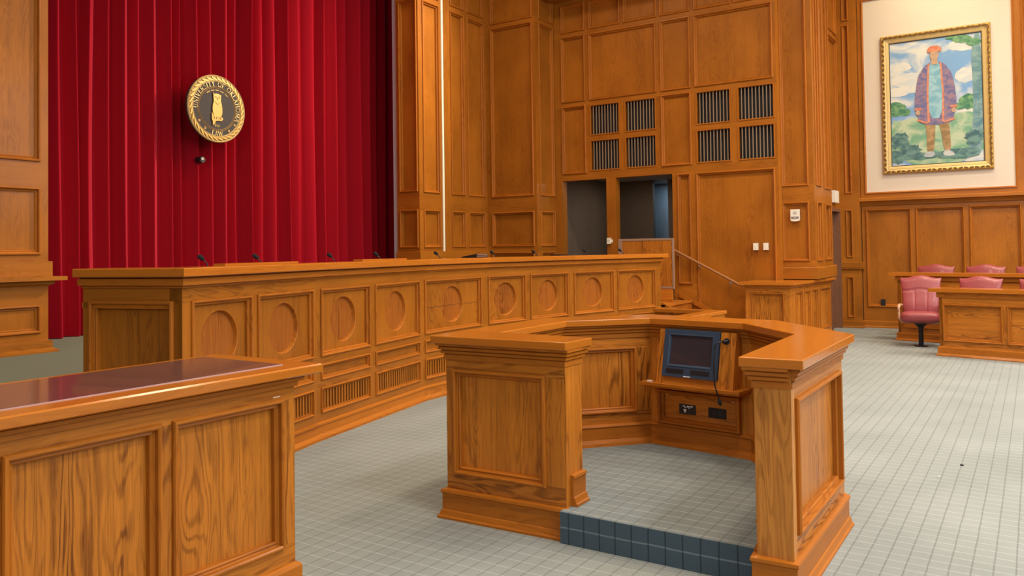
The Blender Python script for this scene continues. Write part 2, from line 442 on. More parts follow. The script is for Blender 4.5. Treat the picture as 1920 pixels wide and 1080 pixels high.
box(mb, FK, -7.48, -3.40, 6.12, ZC, -.16, 0, 'u')
struct(mb.build('wall_back', WM), 'oak panelled back wall over the two dark doorways')
mb = MB(); wbox(mb, -7.48, -3.40, 12.45, 13.0, 6.14, 6.45)
struct(mb.build('trim_3', OAK_WALL), 'oak soffit above the back wall panels', 'trim')
# dark rooms behind the doorways
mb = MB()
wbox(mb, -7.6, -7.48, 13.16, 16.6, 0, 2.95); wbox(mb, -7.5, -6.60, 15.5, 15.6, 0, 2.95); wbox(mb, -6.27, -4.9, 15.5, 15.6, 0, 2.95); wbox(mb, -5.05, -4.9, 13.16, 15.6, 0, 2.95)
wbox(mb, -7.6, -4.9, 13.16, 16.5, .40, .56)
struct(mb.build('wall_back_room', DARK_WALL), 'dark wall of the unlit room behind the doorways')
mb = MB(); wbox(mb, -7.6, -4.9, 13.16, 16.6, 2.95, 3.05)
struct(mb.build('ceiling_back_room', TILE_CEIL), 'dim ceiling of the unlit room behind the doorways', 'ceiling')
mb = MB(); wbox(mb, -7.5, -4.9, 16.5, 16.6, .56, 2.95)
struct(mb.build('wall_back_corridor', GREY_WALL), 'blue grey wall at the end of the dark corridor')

# pier right of the back wall
mb = MB()
FP = Fr((0, 13.2), (1, 0), (0, -1))
wall(mb, FP, -3.45, -2.902, 1.22, ZC, [(-3.385, -2.995, 1.325, 2.24), (-3.385, -2.995, 2.52, 7.3)])
wbox(mb, -3.448, -3.394, 13.01, 13.196, 0, ZC, 'z')
FQ = Fr((-2.90, 0), (0, 1), (1, 0))
wall(mb, FQ, 13.202, 13.80, 1.22, ZC, [(13.34, 13.66, 1.325, 2.24), (13.34, 13.66, 2.52, 7.3)])
FQ2 = Fr((-2.95, 0), (0, 1), (1, 0))
wall(mb, FQ2, 13.80, 14.75, 1.22, ZC, [(14.16, 14.62, 1.325, 2.24), (14.16, 14.62, 2.52, 7.3)])
sweep(mb, [(-3.45, 13.2), (-2.90, 13.2), (-2.90, 13.80), (-2.93, 13.81), (-2.93, 14.75)], [(0, 1.03), (.04, 1.03), (.04, 1.20), (.03, 1.22), (0, 1.22)], side=-1)
wbox(mb, -3.40, -2.99, 13.25, 14.75, .96, ZC, 'z')
struct(mb.build('wall_pier', WM), 'oak panelled pier with the wall speaker, right of the back wall')
# wall with the side door (faces +X)
mb = MB()
FD = Fr((-3.10, 0), (0, 1), (1, 0))
wall(mb, FD, 14.75, 16.40, 2.24, ZC, [(15.0, 16.12, 2.52, 5.42), (15.0, 16.12, 5.55, 7.3)])
box(mb, FD, 14.75, 15.25, 0, 2.24, -.06, 0, 'z'); box(mb, FD, 16.14, 16.40, 0, 2.24, -.06, 0, 'z')
struct(mb.build('wall_side', WM), 'oak wall with the side doorway beside the cream alcove')
d1 = bpy.data.objects.new('door_1', None); COL.objects.link(d1); d1.location = (-3.14, 15.7, 0); struct(d1, 'brown side door in the narrow passage wall', 'door')
mb = MB(); box(mb, FD, 15.30, 16.09, .01, 2.18, -.16, -.10, 'z'); mb.build('door_leaf', OAK_DARK, d1)
mb = MB()
for a, b in ((15.25, 15.30), (16.09, 16.14)): box(mb, FD, a, b, 0, 2.24, -.16, .02, 'z')
box(mb, FD, 15.30, 16.09, 2.18, 2.24, -.16, .02, 'u'); mb.build('door_frame', OAK_DARK, d1)

# far wall with the painting (plane y = 16.4)
mb = MB()
FG = Fr((0, 16.4), (1, 0), (0, -1))
xs = [(-2.665, -1.92), (-1.82, -1.065), (-.96, -.205), (-.10, .655), (.76, 1.515), (1.62, 2.375), (2.48, 3.235), (3.34, 4.1), (4.2, 4.95)]
wall(mb, FG, -2.75, 6.0, 0, 2.44, [(a, b, .405, 2.21) for a, b in xs])
sweep(mb, [(-2.76, 16.4), (6.0, 16.4)], [(0, 2.29), (.03, 2.295), (.035, 2.325), (.05, 2.33), (.06, 2.36), (.13, 2.372), (.13, 2.425), (.12, 2.435), (0, 2.445)], side=-1)
sweep(mb, [(-2.76, 16.4), (6.0, 16.4)], [(0, 0), (.04, 0), (.04, .02), (.025, .04), (.025, .12), (0, .13)], side=-1)
box(mb, FG, -2.755, -.235, 2.445, 2.52, -.06, .0, 'u'); box(mb, FG, -2.755, -2.675, 2.52, ZC, -.06, .0, 'z')
box(mb, FG, -2.675, -.235, 6.20, ZC, -.06, 0, 'u')
mould(mb, FG, -2.675, -.235, 2.52, 6.2, [(0, 0), (0, .02), (.02, .015), (.025, -.01)], 1)
wall(mb, FG, -.235, .6, 2.44, ZC, [(-.10, .45, 2.6, 7.2)], 1.5)
box(mb, FG, .6, 6.0, 2.44, ZC, -.06, 0, 'u')
# pilaster left of the cream alcove
FH = Fr((0, 16.22), (1, 0), (0, -1))
wall(mb, FH, -3.10, -2.76, 0, ZC, [(-2.99, -2.895, 1.335, 2.21), (-2.99, -2.895, .21, .95), (-2.99, -2.895, 2.54, 5.72), (-2.99, -2.895, 5.83, 7.2)], 1.2)
wbox(mb, -3.09, -2.765, 16.27, 16.4, 0, ZC, 'z'); wbox(mb, -2.82, -2.762, 16.23, 16.4, 0, ZC, 'z')
pts = [(-3.10, 16.22), (-2.76, 16.22), (-2.76, 16.4)]
sweep(mb, pts, [(0, 1.09), (.035, 1.10), (.04, 1.14), (.02, 1.14), (.02, 1.22), (0, 1.23)], side=-1)
sweep(mb, pts, [(0, 0), (.04, 0), (.04, .02), (.025, .04), (.025, .12), (0, .13)], side=-1)
struct(mb.build('wall_far', WM), 'oak panelled far wall below and around the cream alcove')
mb = MB(); box(mb, FG, -2.66, -.24, 2.53, 6.2, -.05, -.01)
struct(mb.build('wall_far_alcove', CREAM), 'cream plaster alcove wall behind the framed painting')
# walls out of view: stage back, right side, behind the camera
mb = MB(); wbox(mb, -10.6, -10.4, -5.2, 17, 0, ZC); struct(mb.build('wall_stage', GREY_WALL), 'blue grey wall behind the red curtain')
mb = MB(); wbox(mb, 6.0, 6.2, -5.2, 17, 0, ZC); struct(mb.build('wall_right', BROWN_WALL), 'plain wall on the right side of the courtroom')
mb = MB(); wbox(mb, -10.6, 6.2, -5.2, -5.0, 0, ZC); struct(mb.build('wall_near', BROWN_WALL), 'plain wall behind the viewer')
mb = MB(); wbox(mb, -10.6, 6.2, 16.62, 17, 0, ZC); struct(mb.build('wall_outer', WHITE_WALL), 'outer wall beyond the panelling')

# ================================================================== VENTS
def make_vent():
    t = thing('vent_grille', '', 'vent', (0, 0, 0), 'slatted vents in the back wall')
    Fv = Fr((0, 0), (1, 0), (0, -1)); w, h = .585, .55
    mb = MB(); mould(mb, Fv, -w / 2, w / 2, 0, h, [(-.004, 0), (-.004, .012), (.012, .012), (.018, -.01)]); mb.build('frame', OAK_TRIM, t)
    mb = MB(); box(mb, Fv, -w / 2 + .004, w / 2 - .004, .004, h - .004, -.15, -.12); mb.build('backing', BLACK, t)
    base = None
    for i in range(9):
        u = -w / 2 + .018 + (w - .036) * (i + .75) / 9.5
        if base is None:
            mb = MB(); box(mb, Fv, -.0075, .0075, .012, h - .012, -.030, -.014, 'z'); base = mb.build('slat', SLAT, t); base.location.x = u
        else:
            c = base.copy(); COL.objects.link(c); c.parent = t; c.location.x = u
    return t
SLAT = plain('dusty_slat', rgb(.26, .185, .115), .6)
vn = {}
names = {(0, 0): 'upper left', (0, 1): 'lower left', (1, 0): 'upper right', (1, 1): 'lower right'}
v0 = make_vent(); cnt = {'L': 0, 'R': 0}
for i, (a, b, c, d, key) in enumerate(vent_spots):
    q = cnt[key]; cnt[key] += 1
    where = 'the block of four above the doorways' if key == 'L' else 'the block of four beside the wall pier'
    lab = 'dark slatted vent, %s of %s' % (names[(q // 2, q % 2)], where)
    loc = ((a + b) / 2, 13.0, c)
    if i == 0: v0.location = loc; v0['label'] = lab
    else: dup(v0, loc, 0, lab)

# ================================================================== CURTAIN
t = thing('stage_curtain', 'floor length red velvet curtain in deep folds behind the bench', 'curtain', (-9.8, 7.6, WD))
keys = []; y = 4.15; ph = 0
rnd = random.Random(5)
while y < 11.15:
    w = rnd.choice((.16, .20, .24, .28)); keys.append((y, w, rnd.uniform(.62, .95), rnd.uniform(-.12, .16), rnd.uniform(-1, 1), rnd.uniform(.0, .06))); y += w
def curtain_pt(s, v):
    x = s * len(keys); i = min(int(x), len(keys) - 1); f = x - i
    y0, w, A, sk, dr, back = keys[i]
    z = WD + .006 + (7.3 - WD) * v
    lobe = max(0.0, math.sin(PI * f)) ** .72
    second = .16 * math.sin(PI * f * 2 + dr) * math.sin(PI * f)          # a softer crease inside the pleat
    yy = y0 + w * (f + .10 * math.sin(2 * PI * f) + sk * math.sin(PI * f) ** 2)
    flare = 1 + .22 * max(0, 1.6 - z) / 1.6
    xx = -10.02 + back + w * A * (lobe + second) * 1.0 * flare + .012 * math.sin(z * .9 + 4 * dr + yy * 2)
    yy += .016 * dr * math.sin(z * .8 + dr * 3) - .03 * max(0, yy - 10.7) * (1 - v)
    return (xx, min(yy, 11.16), z)
mb = MB(); grid(mb, curtain_pt, len(keys) * 16, 26)
cur = mb.build('drape', VELVET, t, weld=True)
mb = MB(); tube(mb, [(-9.85, 4.1, 7.32), (-9.85, 11.2, 7.32)], .03); mb.build('rod', BLACK_METAL, t)

# ================================================================== SEAL
SX, SY, SZ, SR = -9.5, 7.105, 3.567, .470
t = thing('wall_seal', 'round dark bronze and gold seal with an owl, hung on the red curtain', 'emblem', (SX, SY, SZ))
FS = Fr((SX, SY, SZ), (0, 1), (1, 0))
def ring_strip(mb, r0, r1, n0, n1, seg=96, mat=0):
    for i in range(seg):
        a, b = 2 * PI * i / seg, 2 * PI * (i + 1) / seg
        mb.face([FS.p(r0 * math.cos(a), r0 * math.sin(a), n0), FS.p(r1 * math.cos(a), r1 * math.sin(a), n1), FS.p(r1 * math.cos(b), r1 * math.sin(b), n1), FS.p(r0 * math.cos(b), r0 * math.sin(b), n0)], None, mat, .5, True)
R = SR
mb = MB()
ring_strip(mb, .001, R * .80, .024, .024); ring_strip(mb, R, R, -.02, .02); ring_strip(mb, .001, R, -.02, -.02)
mb.build('disc', BRONZE, t)
mb = MB()
ring_strip(mb, R * .80, R * .82, .024, .036); ring_strip(mb, R * .82, R * .84, .036, .028)
mb.build('border_ring', GOLD_PALE, t)
mb = MB()
ring_strip(mb, R * .955, R * .975, .028, .036); ring_strip(mb, R * .975, R, .036, .018)
mb.build('rim', GOLD_PALE, t)
mb = MB(); ring_strip(mb, R * .84, R * .955, .028, .028); mb.build('border_ground', GOLD_DARK, t)
mb = MB()
for i in range(34):
    a = 2 * PI * i / 34; r = R * .897
    c = (r * math.cos(a), r * math.sin(a)); tx, ty = -math.sin(a), math.cos(a); rx, ry = math.cos(a), math.sin(a)
    poly = []
    for (p, q) in ((-.055, -.022), (-.01, .0), (.045, .024), (.052, .012), (.02, -.018), (-.03, -.028)):
        poly.append((c[0] + tx * p + rx * q, c[1] + ty * p + ry * q))
    fprism(mb, FS, poly, .026, .036)
mb.build('rope_border', GOLD, t)
mb = MB()
for r in (.615, .655):
    ring_strip(mb, R * (r - .008), R * r, .024, .029); ring_strip(mb, R * r, R * (r + .008), .029, .024)
mb.build('inner_ring', GOLD, t)
# stroke letters
def arc(cx, cy, rx, ry, a0, a1, n=10): return [(cx + rx * math.cos(math.radians(a0 + (a1 - a0) * i / n)), cy + ry * math.sin(math.radians(a0 + (a1 - a0) * i / n))) for i in range(n + 1)]
K, T = .13, .065
def ser(x, y, w=.26): return ([(x - w / 2, y), (x + w / 2, y)], .05)
LET = {
 'U': (.80, [([(.14, 1), (.14, .35)], K), (arc(.40, .33, .26, .31, 180, 360), .09), ([(.66, .33), (.66, 1)], T), ser(.14, .98), ser(.66, .98)]),
 'N': (.86, [([(.14, 0), (.14, 1)], T), ([(.14, 1), (.72, 0)], K), ([(.72, 0), (.72, 1)], T), ser(.14, .02), ser(.72, .98), ser(.1, .98, .2)]),
 'I': (.40, [([(.2, 0), (.2, 1)], K), ser(.2, .02), ser(.2, .98)]),
 'V': (.78, [([(.10, 1), (.40, 0)], K), ([(.40, 0), (.68, 1)], T), ser(.10, .98), ser(.68, .98)]),
 'E': (.66, [([(.16, 0), (.16, 1)], K), ([(.1, .97), (.6, .97)], T), ([(.16, .52), (.5, .52)], T), ([(.1, .03), (.62, .03)], T), ([(.6, 1), (.6, .82)], .05), ([(.62, 0), (.62, .2)], .05)]),
 'R': (.78, [([(.16, 0), (.16, 1)], K), ([(.1, .97), (.36, .97)], T), (arc(.36, .74, .22, .23, 90, -90), .1), ([(.36, .51), (.16, .51)], T), ([(.36, .51), (.70, .0)], K), ser(.16, .02)]),
 'S': (.64, [(arc(.33, .75, .21, .22, 40, 270), .09), (arc(.33, .27, .23, .25, 90, -140), .1)]),
 'T': (.74, [([(.37, 0), (.37, 1)], K), ([(.06, .97), (.68, .97)], T), ([(.06, 1), (.06, .8)], .05), ([(.68, 1), (.68, .8)], .05), ser(.37, .02)]),
 'Y': (.76, [([(.10, 1), (.38, .48)], K), ([(.66, 1), (.38, .48)], T), ([(.38, .5), (.38, 0)], K), ser(.1, .98), ser(.66, .98), ser(.38, .02)]),
 'O': (.90, [(arc(.45, .5, .36, .48, 0, 360, 24), .10)]),
 'F': (.64, [([(.16, 0), (.16, 1)], K), ([(.1, .97), (.6, .97)], T), ([(.16, .52), (.5, .52)], T), ([(.6, 1), (.6, .82)], .05), ser(.16, .02)]),
 'K': (.78, [([(.16, 0), (.16, 1)], K), ([(.66, 1), (.2, .48)], T), ([(.30, .58), (.70, 0)], K), ser(.16, .02), ser(.16, .98), ser(.66, .98)]),
 'L': (.64, [([(.16, 0), (.16, 1)], K), ([(.1, .03), (.60, .03)], T), ([(.60, 0), (.60, .22)], .05), ser(.16, .98)]),
 'A': (.82, [([(.10, 0), (.40, 1)], T), ([(.40, 1), (.72, 0)], K), ([(.22, .34), (.60, .34)], T), ser(.10, .02), ser(.72, .02)]),
 'H': (.84, [([(.16, 0), (.16, 1)], K), ([(.68, 0), (.68, 1)], K), ([(.16, .5), (.68, .5)], T), ser(.16, .02), ser(.16, .98), ser(.68, .02), ser(.68, .98)]),
 'M': (1.0, [([(.14, 0), (.14, 1)], T), ([(.14, 1), (.5, .1)], K), ([(.5, .1), (.84, 1)], T), ([(.84, 0), (.84, 1)], K), ser(.14, .02), ser(.84, .02)]),
 'W': (1.1, [([(.08, 1), (.32, 0)], K), ([(.32, 0), (.54, .9)], T), ([(.54, .9), (.78, 0)], K), ([(.78, 0), (1.0, 1)], T), ser(.08, .98), ser(1.0, .98)]),
 '1': (.5, [([(.26, 0), (.26, 1)], K), ([(.1, .8), (.26, 1)], T), ser(.26, .02)]),
 '9': (.6, [(arc(.3, .68, .2, .28, 0, 360, 16), .09), (arc(.1, .68, .4, .66, 0, -70), .09)]),
 '0': (.6, [(arc(.3, .5, .22, .46, 0, 360, 16), .09)]),
}
def letters(mb, F, text, h, place, n0, n1, spread=1.0):
    """place(s) -> centre, angle of baseline for running length s from the text's middle"""
    tot = sum((LET[c][0] if c in LET else .5) for c in text); s = -tot / 2
    for c in text:
        w = LET[c][0] if c in LET else .5
        if c in LET:
            (cx, cy), ang = place((s + w / 2) * h * spread)
            ca, sa = math.cos(ang), math.sin(ang)
            for pl, wd in LET[c][1]:
                for p, q in zip(pl[:-1], pl[1:]):
                    dx, dy = q[0] - p[0], q[1] - p[1]; L = math.hypot(dx, dy) or 1; ex, ey = dx / L, dy / L
                    nx, ny = -ey * wd / 2, ex * wd / 2; e = .02
                    P = [(p[0] - ex * e + nx, p[1] - ey * e + ny), (p[0] - ex * e - nx, p[1] - ey * e - ny), (q[0] + ex * e - nx, q[1] + ey * e - ny), (q[0] + ex * e + nx, q[1] + ey * e + ny)]
                    P = [((x - w / 2) * h, (y - .5) * h) for x, y in P]
                    fprism(mb, F, [(cx + x * ca - y * sa, cy + x * sa + y * ca) for x, y in P], n0, n1)
        s += w
rt = R * .735
def top_arc(s):
    a = math.radians(80) - s / rt
    return (rt * math.cos(a), rt * math.sin(a)), a - PI / 2
def bot_arc(s):
    a = -PI / 2 + s / rt
    return (rt * math.cos(a), rt * math.sin(a)), a + PI / 2
mb = MB(); letters(mb, FS, 'UNIVERSITY OF OKLAHOMA', .068, top_arc, .02, .032, 1.17)
letters(mb, FS, 'LAW', .070, bot_arc, .02, .032, 1.0)
letters(mb, FS, '1909', .038, lambda s: ((s, -R * .50), 0), .02, .030, 1.0)
mb.build('lettering', GOLD_PALE, t)
for a in (214, 236, 304, 326):
    mb = MB()
    c = (rt * math.cos(math.radians(a)), rt * math.sin(math.radians(a)))
    for k in range(5):
        b = 2 * PI * k / 5
        fprism(mb, FS, [(c[0] + .012 * math.cos(b) + .007 * math.cos(j * PI / 3), c[1] + .012 * math.sin(b) + .007 * math.sin(j * PI / 3)) for j in range(6)], .02, .03)
    mb.build('flower', GOLD, t)
mb = MB()
for k in range(24):
    a = math.radians(128 - k * 3.4); r = R * .55; p = [(r * math.cos(a + d) * q, r * math.sin(a + d) * q) for d, q in ((-.018, .975), (-.018, 1.03), (.016, 1.03), (.016, .975))]
    if k % 5 != 4: fprism(mb, FS, p, .02, .028)
mb.build('motto_band', GOLD, t)
owl = [(-.075, .245), (-.055, .215), (-.03, .225), (0, .228), (.03, .225), (.055, .21), (.072, .225), (.068, .17), (.066, .12), (.082, .06), (.094, -.02), (.09, -.09), (.07, -.145), (.10, -.15), (.108, -.175), (.085, -.2), (.03, -.205), (-.03, -.215), (-.052, -.27), (-.085, -.285), (-.085, -.23), (-.1, -.2), (-.105, -.1), (-.095, -.085), (-.085, -.13), (-.07, -.13), (-.09, -.05), (-.086, .03), (-.066, .10), (-.07, .16)]
mb = MB(); fprism(mb, FS, [(u * .86 - .005, z * .86 + .012) for u, z in owl], .02, .042); mb.build('owl', GOLD, t)
OWL = [o for o in t.children if o.name.startswith('owl')][0]
for c in (-.03, .025):
    mb = MB(); fprism(mb, FS, [(c + .013 * math.cos(j * PI / 4), .160 + .011 * math.sin(j * PI / 4)) for j in range(8)], .04, .045); mb.build('eye', GOLD_DARK, OWL)
mb = MB(); fprism(mb, FS, [(-.012, .150), (.008, .150), (-.002, .115)], .04, .046); mb.build('beak', GOLD_DARK, OWL)
mb = MB(); fprism(mb, FS, [(-.045, .095), (-.04, .095), (-.002, .06), (.035, .095), (.04, .095), (-.002, .05)], .04, .045); mb.build('bib_line', GOLD_DARK, OWL)
for a in (-.055, -.02, .02, .05):
    mb = MB(); fprism(mb, FS, [(a - .006, -.115), (a + .006, -.115), (a + .004, -.145), (a - .004, -.145)], .04, .046); mb.build('claw', GOLD_DARK, OWL)
mb = MB(); tube(mb, [(SX - .02, SY, SZ), (-9.88, SY, SZ)], .05, 14); mb.build('mount', BLACK_METAL, t)
# small black fixture below the seal
t = thing('curtain_camera', 'small black camera with a shiny lens poking through the red curtain under the seal', 'camera', (-9.72, 7.03, 2.87))
mb = MB(); tube(mb, [(-9.80, 7.03, 2.87), (-9.71, 7.03, 2.87), (-9.69, 7.03, 2.87)], [.05, .05, .042], 14); mb.build('housing', BLACK, t)
mb = MB(); tube(mb, [(-9.695, 7.02, 2.88), (-9.68, 7.02, 2.88)], .020, 12); mb.build('lens', STEEL, t)
mb = MB(); tube(mb, [(-9.95, 7.03, 2.85), (-9.78, 7.03, 2.86)], .022, 10); mb.build('bracket', BLACK_METAL, t)

# ================================================================== JUDGES' BENCH
N = [(-4.60, 3.18), (-5.01, 4.71), (-5.37, 6.53), (-5.40, 7.72), (-5.16, 9.32), (-4.68, 11.22)]
bench = thing('judges_bench', 'long curved oak bench with a row of round recessed medallions', 'bench', (-5.35, 7.1, 0))
bays = [(0, [(.09, .708), (.796, 1.529)]), (1, [(.068, .814), (.925, 1.776)]), (2, [(.04, 1.087)]), (3, [(.05, .704), (.816, 1.560)]), (4, [(.084, .879), (.982, 1.821)])]
mbf = MB()
d0 = Vector((N[1][0] - N[0][0], N[1][1] - N[0][1])).normalized(); e0 = Vector((-d0.y, d0.x))
dz = Vector((N[5][0] - N[4][0], N[5][1] - N[4][1])).normalized(); ez = Vector((-dz.y, dz.x))
L0 = (N[0][0] + e0.x * .81, N[0][1] + e0.y * .81); L9 = (N[5][0] + ez.x * .81, N[5][1] + ez.y * .81)
ZP, ZS, ZG = (.693, 1.238), (.497, .612), (.222, .416)
for si, bl in bays:
    a, b = N[si], N[si + 1]; L = math.dist(a, b)
    F = Fr(a, (b[0] - a[0], b[1] - a[1]))
    holes = []
    for (p, q) in bl: holes += [(p, q, *ZP), (p, q, *ZS), (p, q, *ZG)]
    stiles(mbf, F, 0, L, .12, 1.36, holes, .06)
    for (p, q) in bl:
        mb = Panel(); panel(mb, F, p, q, *ZP, k=1.15, ring=((p + q) / 2, .968, .198))
        if si == 2:
            c = (p + q) / 2; zz = .955; pts_ = [(p + .04 + (q - p - .08) * i / 22, zz + .012 * math.sin(i * 1.9) * (.4 + .6 * (i % 3 == 0))) for i in range(23)]
            for (x0, y0), (x1, y1) in zip(pts_[:-1], pts_[1:]):
                nn = -.0575 if abs((x0 + x1) / 2 - c) < .183 else -.0292
                mb.face([F.p(x0, y0 - .002, nn), F.p(x1, y1 - .002, nn), F.p(x1, y1 + .002, nn), F.p(x0, y0 + .002, nn)], None, 2)
        mb.build('medallion_panel', [OAK_BENCH, OAK_TRIM, plain('crack_line', rgb(.03, .012, .004), .9)] if si == 2 else [OAK_BENCH, OAK_TRIM], bench)
        mb = Panel(); panel(mb, F, p, q, *ZS, k=1.0, g='u'); mb.build('small_panel', [OAK_BENCH, OAK_TRIM], bench)
        mb = MB(); mould(mb, F, p, q, *ZG, sprof(1.0)); mb.build('vent_frame', OAK_TRIM, bench)
        mb = MB(); g0, g1 = p + .03, q - .03; ns = int(round((g1 - g0) / .042))
        for i in range(ns):
            u = g0 + (g1 - g0) * (i + .5) / ns; box(mb, F, u - .011, u + .011, ZG[0] + .02, ZG[1] - .02, -.038, -.004, 'z')
        mb.build('vent_slats', OAK_BENCH, bench)
        mb = MB(); box(mb, F, p + .01, q - .01, ZG[0] + .005, ZG[1] - .005, -.06, -.045); mb.build('vent_backing', plain('dark_slot', rgb(.05, .018, .006), .8), bench)
mbf.build('front_frame', OAK_BENCH, bench)
FL = Fr(L0, (N[0][0] - L0[0], N[0][1] - L0[1]))
mb = MB(); stiles(mb, FL, 0, .806, .12, 1.36, [(.075, .73, .20, 1.238)], .04); mb.build('end_frame', OAK_BENCH, bench)
mb = Panel(); panel(mb, FL, .075, .73, .20, 1.238, 1.5); mb.build('end_panel', [OAK_BENCH, OAK_TRIM], bench)
FRr = Fr(N[5], (L9[0] - N[5][0], L9[1] - N[5][1]))
mb = MB(); stiles(mb, FRr, .004, .81, .12, 1.36, [(.075, .73, .20, 1.238)], .04); mb.build('end_frame', OAK_BENCH, bench)
mb = Panel(); panel(mb, FRr, .075, .73, .20, 1.238, 1.5); mb.build('end_panel', [OAK_BENCH, OAK_TRIM], bench)
path = [L0] + N + [L9]
mb = MB(); sweep(mb, path, [(-.06, 0), (.04, 0), (.04, .022), (.016, .05), (.012, .115), (.022, .12), (.022, .135), (0, .145), (-.06, .145)], side=-1); mb.build('base_moulding', OAK_TRIM, bench)
mb = MB(); sweep(mb, path, [(-.06, 1.335), (.012, 1.335), (.014, 1.352), (.048, 1.354), (.048, 1.396), (.03, 1.397), (.03, 1.409), (-.06, 1.409)], side=-1); mb.build('frieze', OAK_TRIM, bench)
mb = MB(); sweep(mb, path, [(-.25, 1.409), (.084, 1.409), (.088, 1.414), (.088, 1.460), (.083, 1.466), (-.25, 1.466)], side=-1); mb.build('top_rail', OAK_TOP, bench)
inner = N[:]
mb = MB(); sweep(mb, inner, [(-.82, 1.20), (-.08, 1.20), (-.08, 1.24), (-.82, 1.24)], side=-1); mb.build('worktop', OAK_TOP, bench)
mb = MB(); sweep(mb, inner, [(-.10, .2), (-.06, .2), (-.06, 1.408), (-.10, 1.408)], side=-1); mb.build('inner_lining', OAK_BENCH, bench)
for si, a, b in ((0, .62, 1.56), (1, .95, 1.80)):
    F = Fr(N[si], (N[si + 1][0] - N[si][0], N[si + 1][1] - N[si][1]))
    mb = MB(); box(mb, F, a, b, 1.466, 1.482, -.25, -.15); mb.build('document_ledge', OAK_TOP, bench)
# microphones on the bench
def make_mic():
    t = thing('gooseneck_microphone', '', 'microphone', (0, 0, 0), 'gooseneck microphones along the bench')
    mb = MB(); tube(mb, [(0, 0, 0), (0, 0, .012), (0, 0, .03)], [.045, .045, .02], 16); mb.build('base', BLACK, t)
    mb = MB(); tube(mb, [(0, 0, .03), (0, 0, .14), (.004, 0, .20), (.016, 0, .24), (.045, 0, .27)], .0048, 8); mb.build('stem', BLACK_METAL, t)
    mb = MB(); tube(mb, [(.040, 0, .266), (.050, 0, .276), (.068, 0, .291), (.080, 0, .300), (.086, 0, .304)], [.007, .016, .019, .015, .004], 12); mb.build('windscreen', FOAM, t)
    return t
mic0 = make_mic()
mics = [(-5.17, 3.80, 'gooseneck microphone nearest the left end of the bench'), (-5.36, 4.46, 'gooseneck microphone over the second medallion from the left'),
        (-5.57, 5.49, 'gooseneck microphone over the third medallion from the left'), (-5.73, 6.31, 'gooseneck microphone over the fourth medallion, just right of the curtain folds'),
        (-5.79, 7.39, 'gooseneck microphone just left of the black binder'), (-5.70, 8.40, 'gooseneck microphone just right of the black binder'),
        (-5.58, 9.21, 'gooseneck microphone over the seventh medallion, before the narrow return wall panel'), (-5.34, 10.22, 'gooseneck microphone seen against the left dark doorway'),
        (-5.15, 10.98, 'gooseneck microphone at the right end of the bench, before the partition panel')]
for i, (x, y, lab) in enumerate(mics):
    if i == 0: mic0.location = (x, y, 1.24); mic0['label'] = lab; mic0.rotation_euler = (0, 0, PI + .5)
    else: dup(mic0, (x, y, 1.24), PI + .5 + .12 * math.sin(i * 2.1), lab)
# black binder lying on the bench
t = thing('binder', 'black and silver sloped binder lying on the bench top', 'binder', (-5.62, 7.80, 1.466))
Fb = Fr((-5.62, 7.80, 1.466), (0, 1), (1, 0))
mb = MB(); fprism(mb, Fr((-5.62, 7.80, 1.466), (1, 0), (0, -1)), [(-.11, 0), (.11, 0), (.11, .046), (-.11, .012)], -.13, .10); mb.build('cover', BLACK, t)
mb = MB(); box(mb, Fb, -.09, .12, .014, .022, .108, .113); box(mb, Fb, -.09, .12, .032, .043, .108, .113); mb.build('silver_edge', STEEL, t)
t = thing('paper_tray', 'thin dark tray on the bench near the left dark doorway', 'tray', (-5.55, 9.75, 1.466))
mb = MB(); wbox(mb, -5.62, -5.48, 9.62, 9.86, 1.466, 1.482); mb.build('tray', BLACK, t)

# ================================================================== NEAR DESK (left foreground)
desk = thing('counsel_desk', 'oak desk in the left foreground with an inset dark glass top', 'desk', (-3.1, 1.2, 0))
FX = Fr((-2.81, 0), (0, 1), (1, 0)); y0, y1 = -.02, 2.505
pan = [(1.906, 2.428), (1.295, 1.835), (.684, 1.224), (.073, .613)]
mb = MB(); stiles(mb, FX, y0, y1, .15, 1.0, [(a, b, .262, .897) for a, b in pan], .04); mb.build('front_frame', OAK, desk)
for a, b in pan:
    mb = Panel(); panel(mb, FX, a, b, .262, .897, 1.2); mb.build('front_panel', [OAK, OAK_TRIM], desk)
FY = Fr((0, y1), (-1, 0), (0, 1))
mb = MB(); stiles(mb, FY, 2.814, 3.36, .15, 1.0, [(2.9, 3.27, .262, .897)], .04); mb.build('end_frame', OAK, desk)
mb = Panel(); panel(mb, FY, 2.9, 3.27, .262, .897, 1.2); mb.build('end_panel', [OAK, OAK_TRIM], desk)
mb = MB(); wbox(mb, -3.36, -2.86, y0, y1 - .04, .15, 1.0, 'z'); mb.build('carcass', OAK, desk)
mb = MB(); sweep(mb, [(-2.81, y0), (-2.81, y1), (-3.36, y1)], [(-.05, 0), (.045, 0), (.045, .02), (.03, .04), (.022, .05), (.022, .155), (.016, .168), (0, .172), (-.05, .172)], side=-1); mb.build('base_moulding', OAK_TRIM, desk)
mb = MB(); sweep(mb, [(-2.81, y0), (-2.81, y1), (-3.36, y1)], [(-.05, .955), (.012, .955), (.012, .978), (.030, .980), (.034, .994), (.028, .996), (.028, 1.006), (-.05, 1.006)], side=-1); mb.build('cornice', OAK_TRIM, desk)
mb = MB(); sweep(mb, [(-2.84, y0), (-2.84, 2.475), (-3.34, 2.475), (-3.34, y0)], [(-.03, 1.006), (.11, 1.006), (.12, 1.012), (.12, 1.044), (.112, 1.05), (-.03, 1.05)], side=-1)
prism(mb, [(-2.87, y0), (-2.87, 2.445), (-3.31, 2.445), (-3.31, y0)], 1.008, 1.042)
mb.build('top', OAK_TOP, desk)
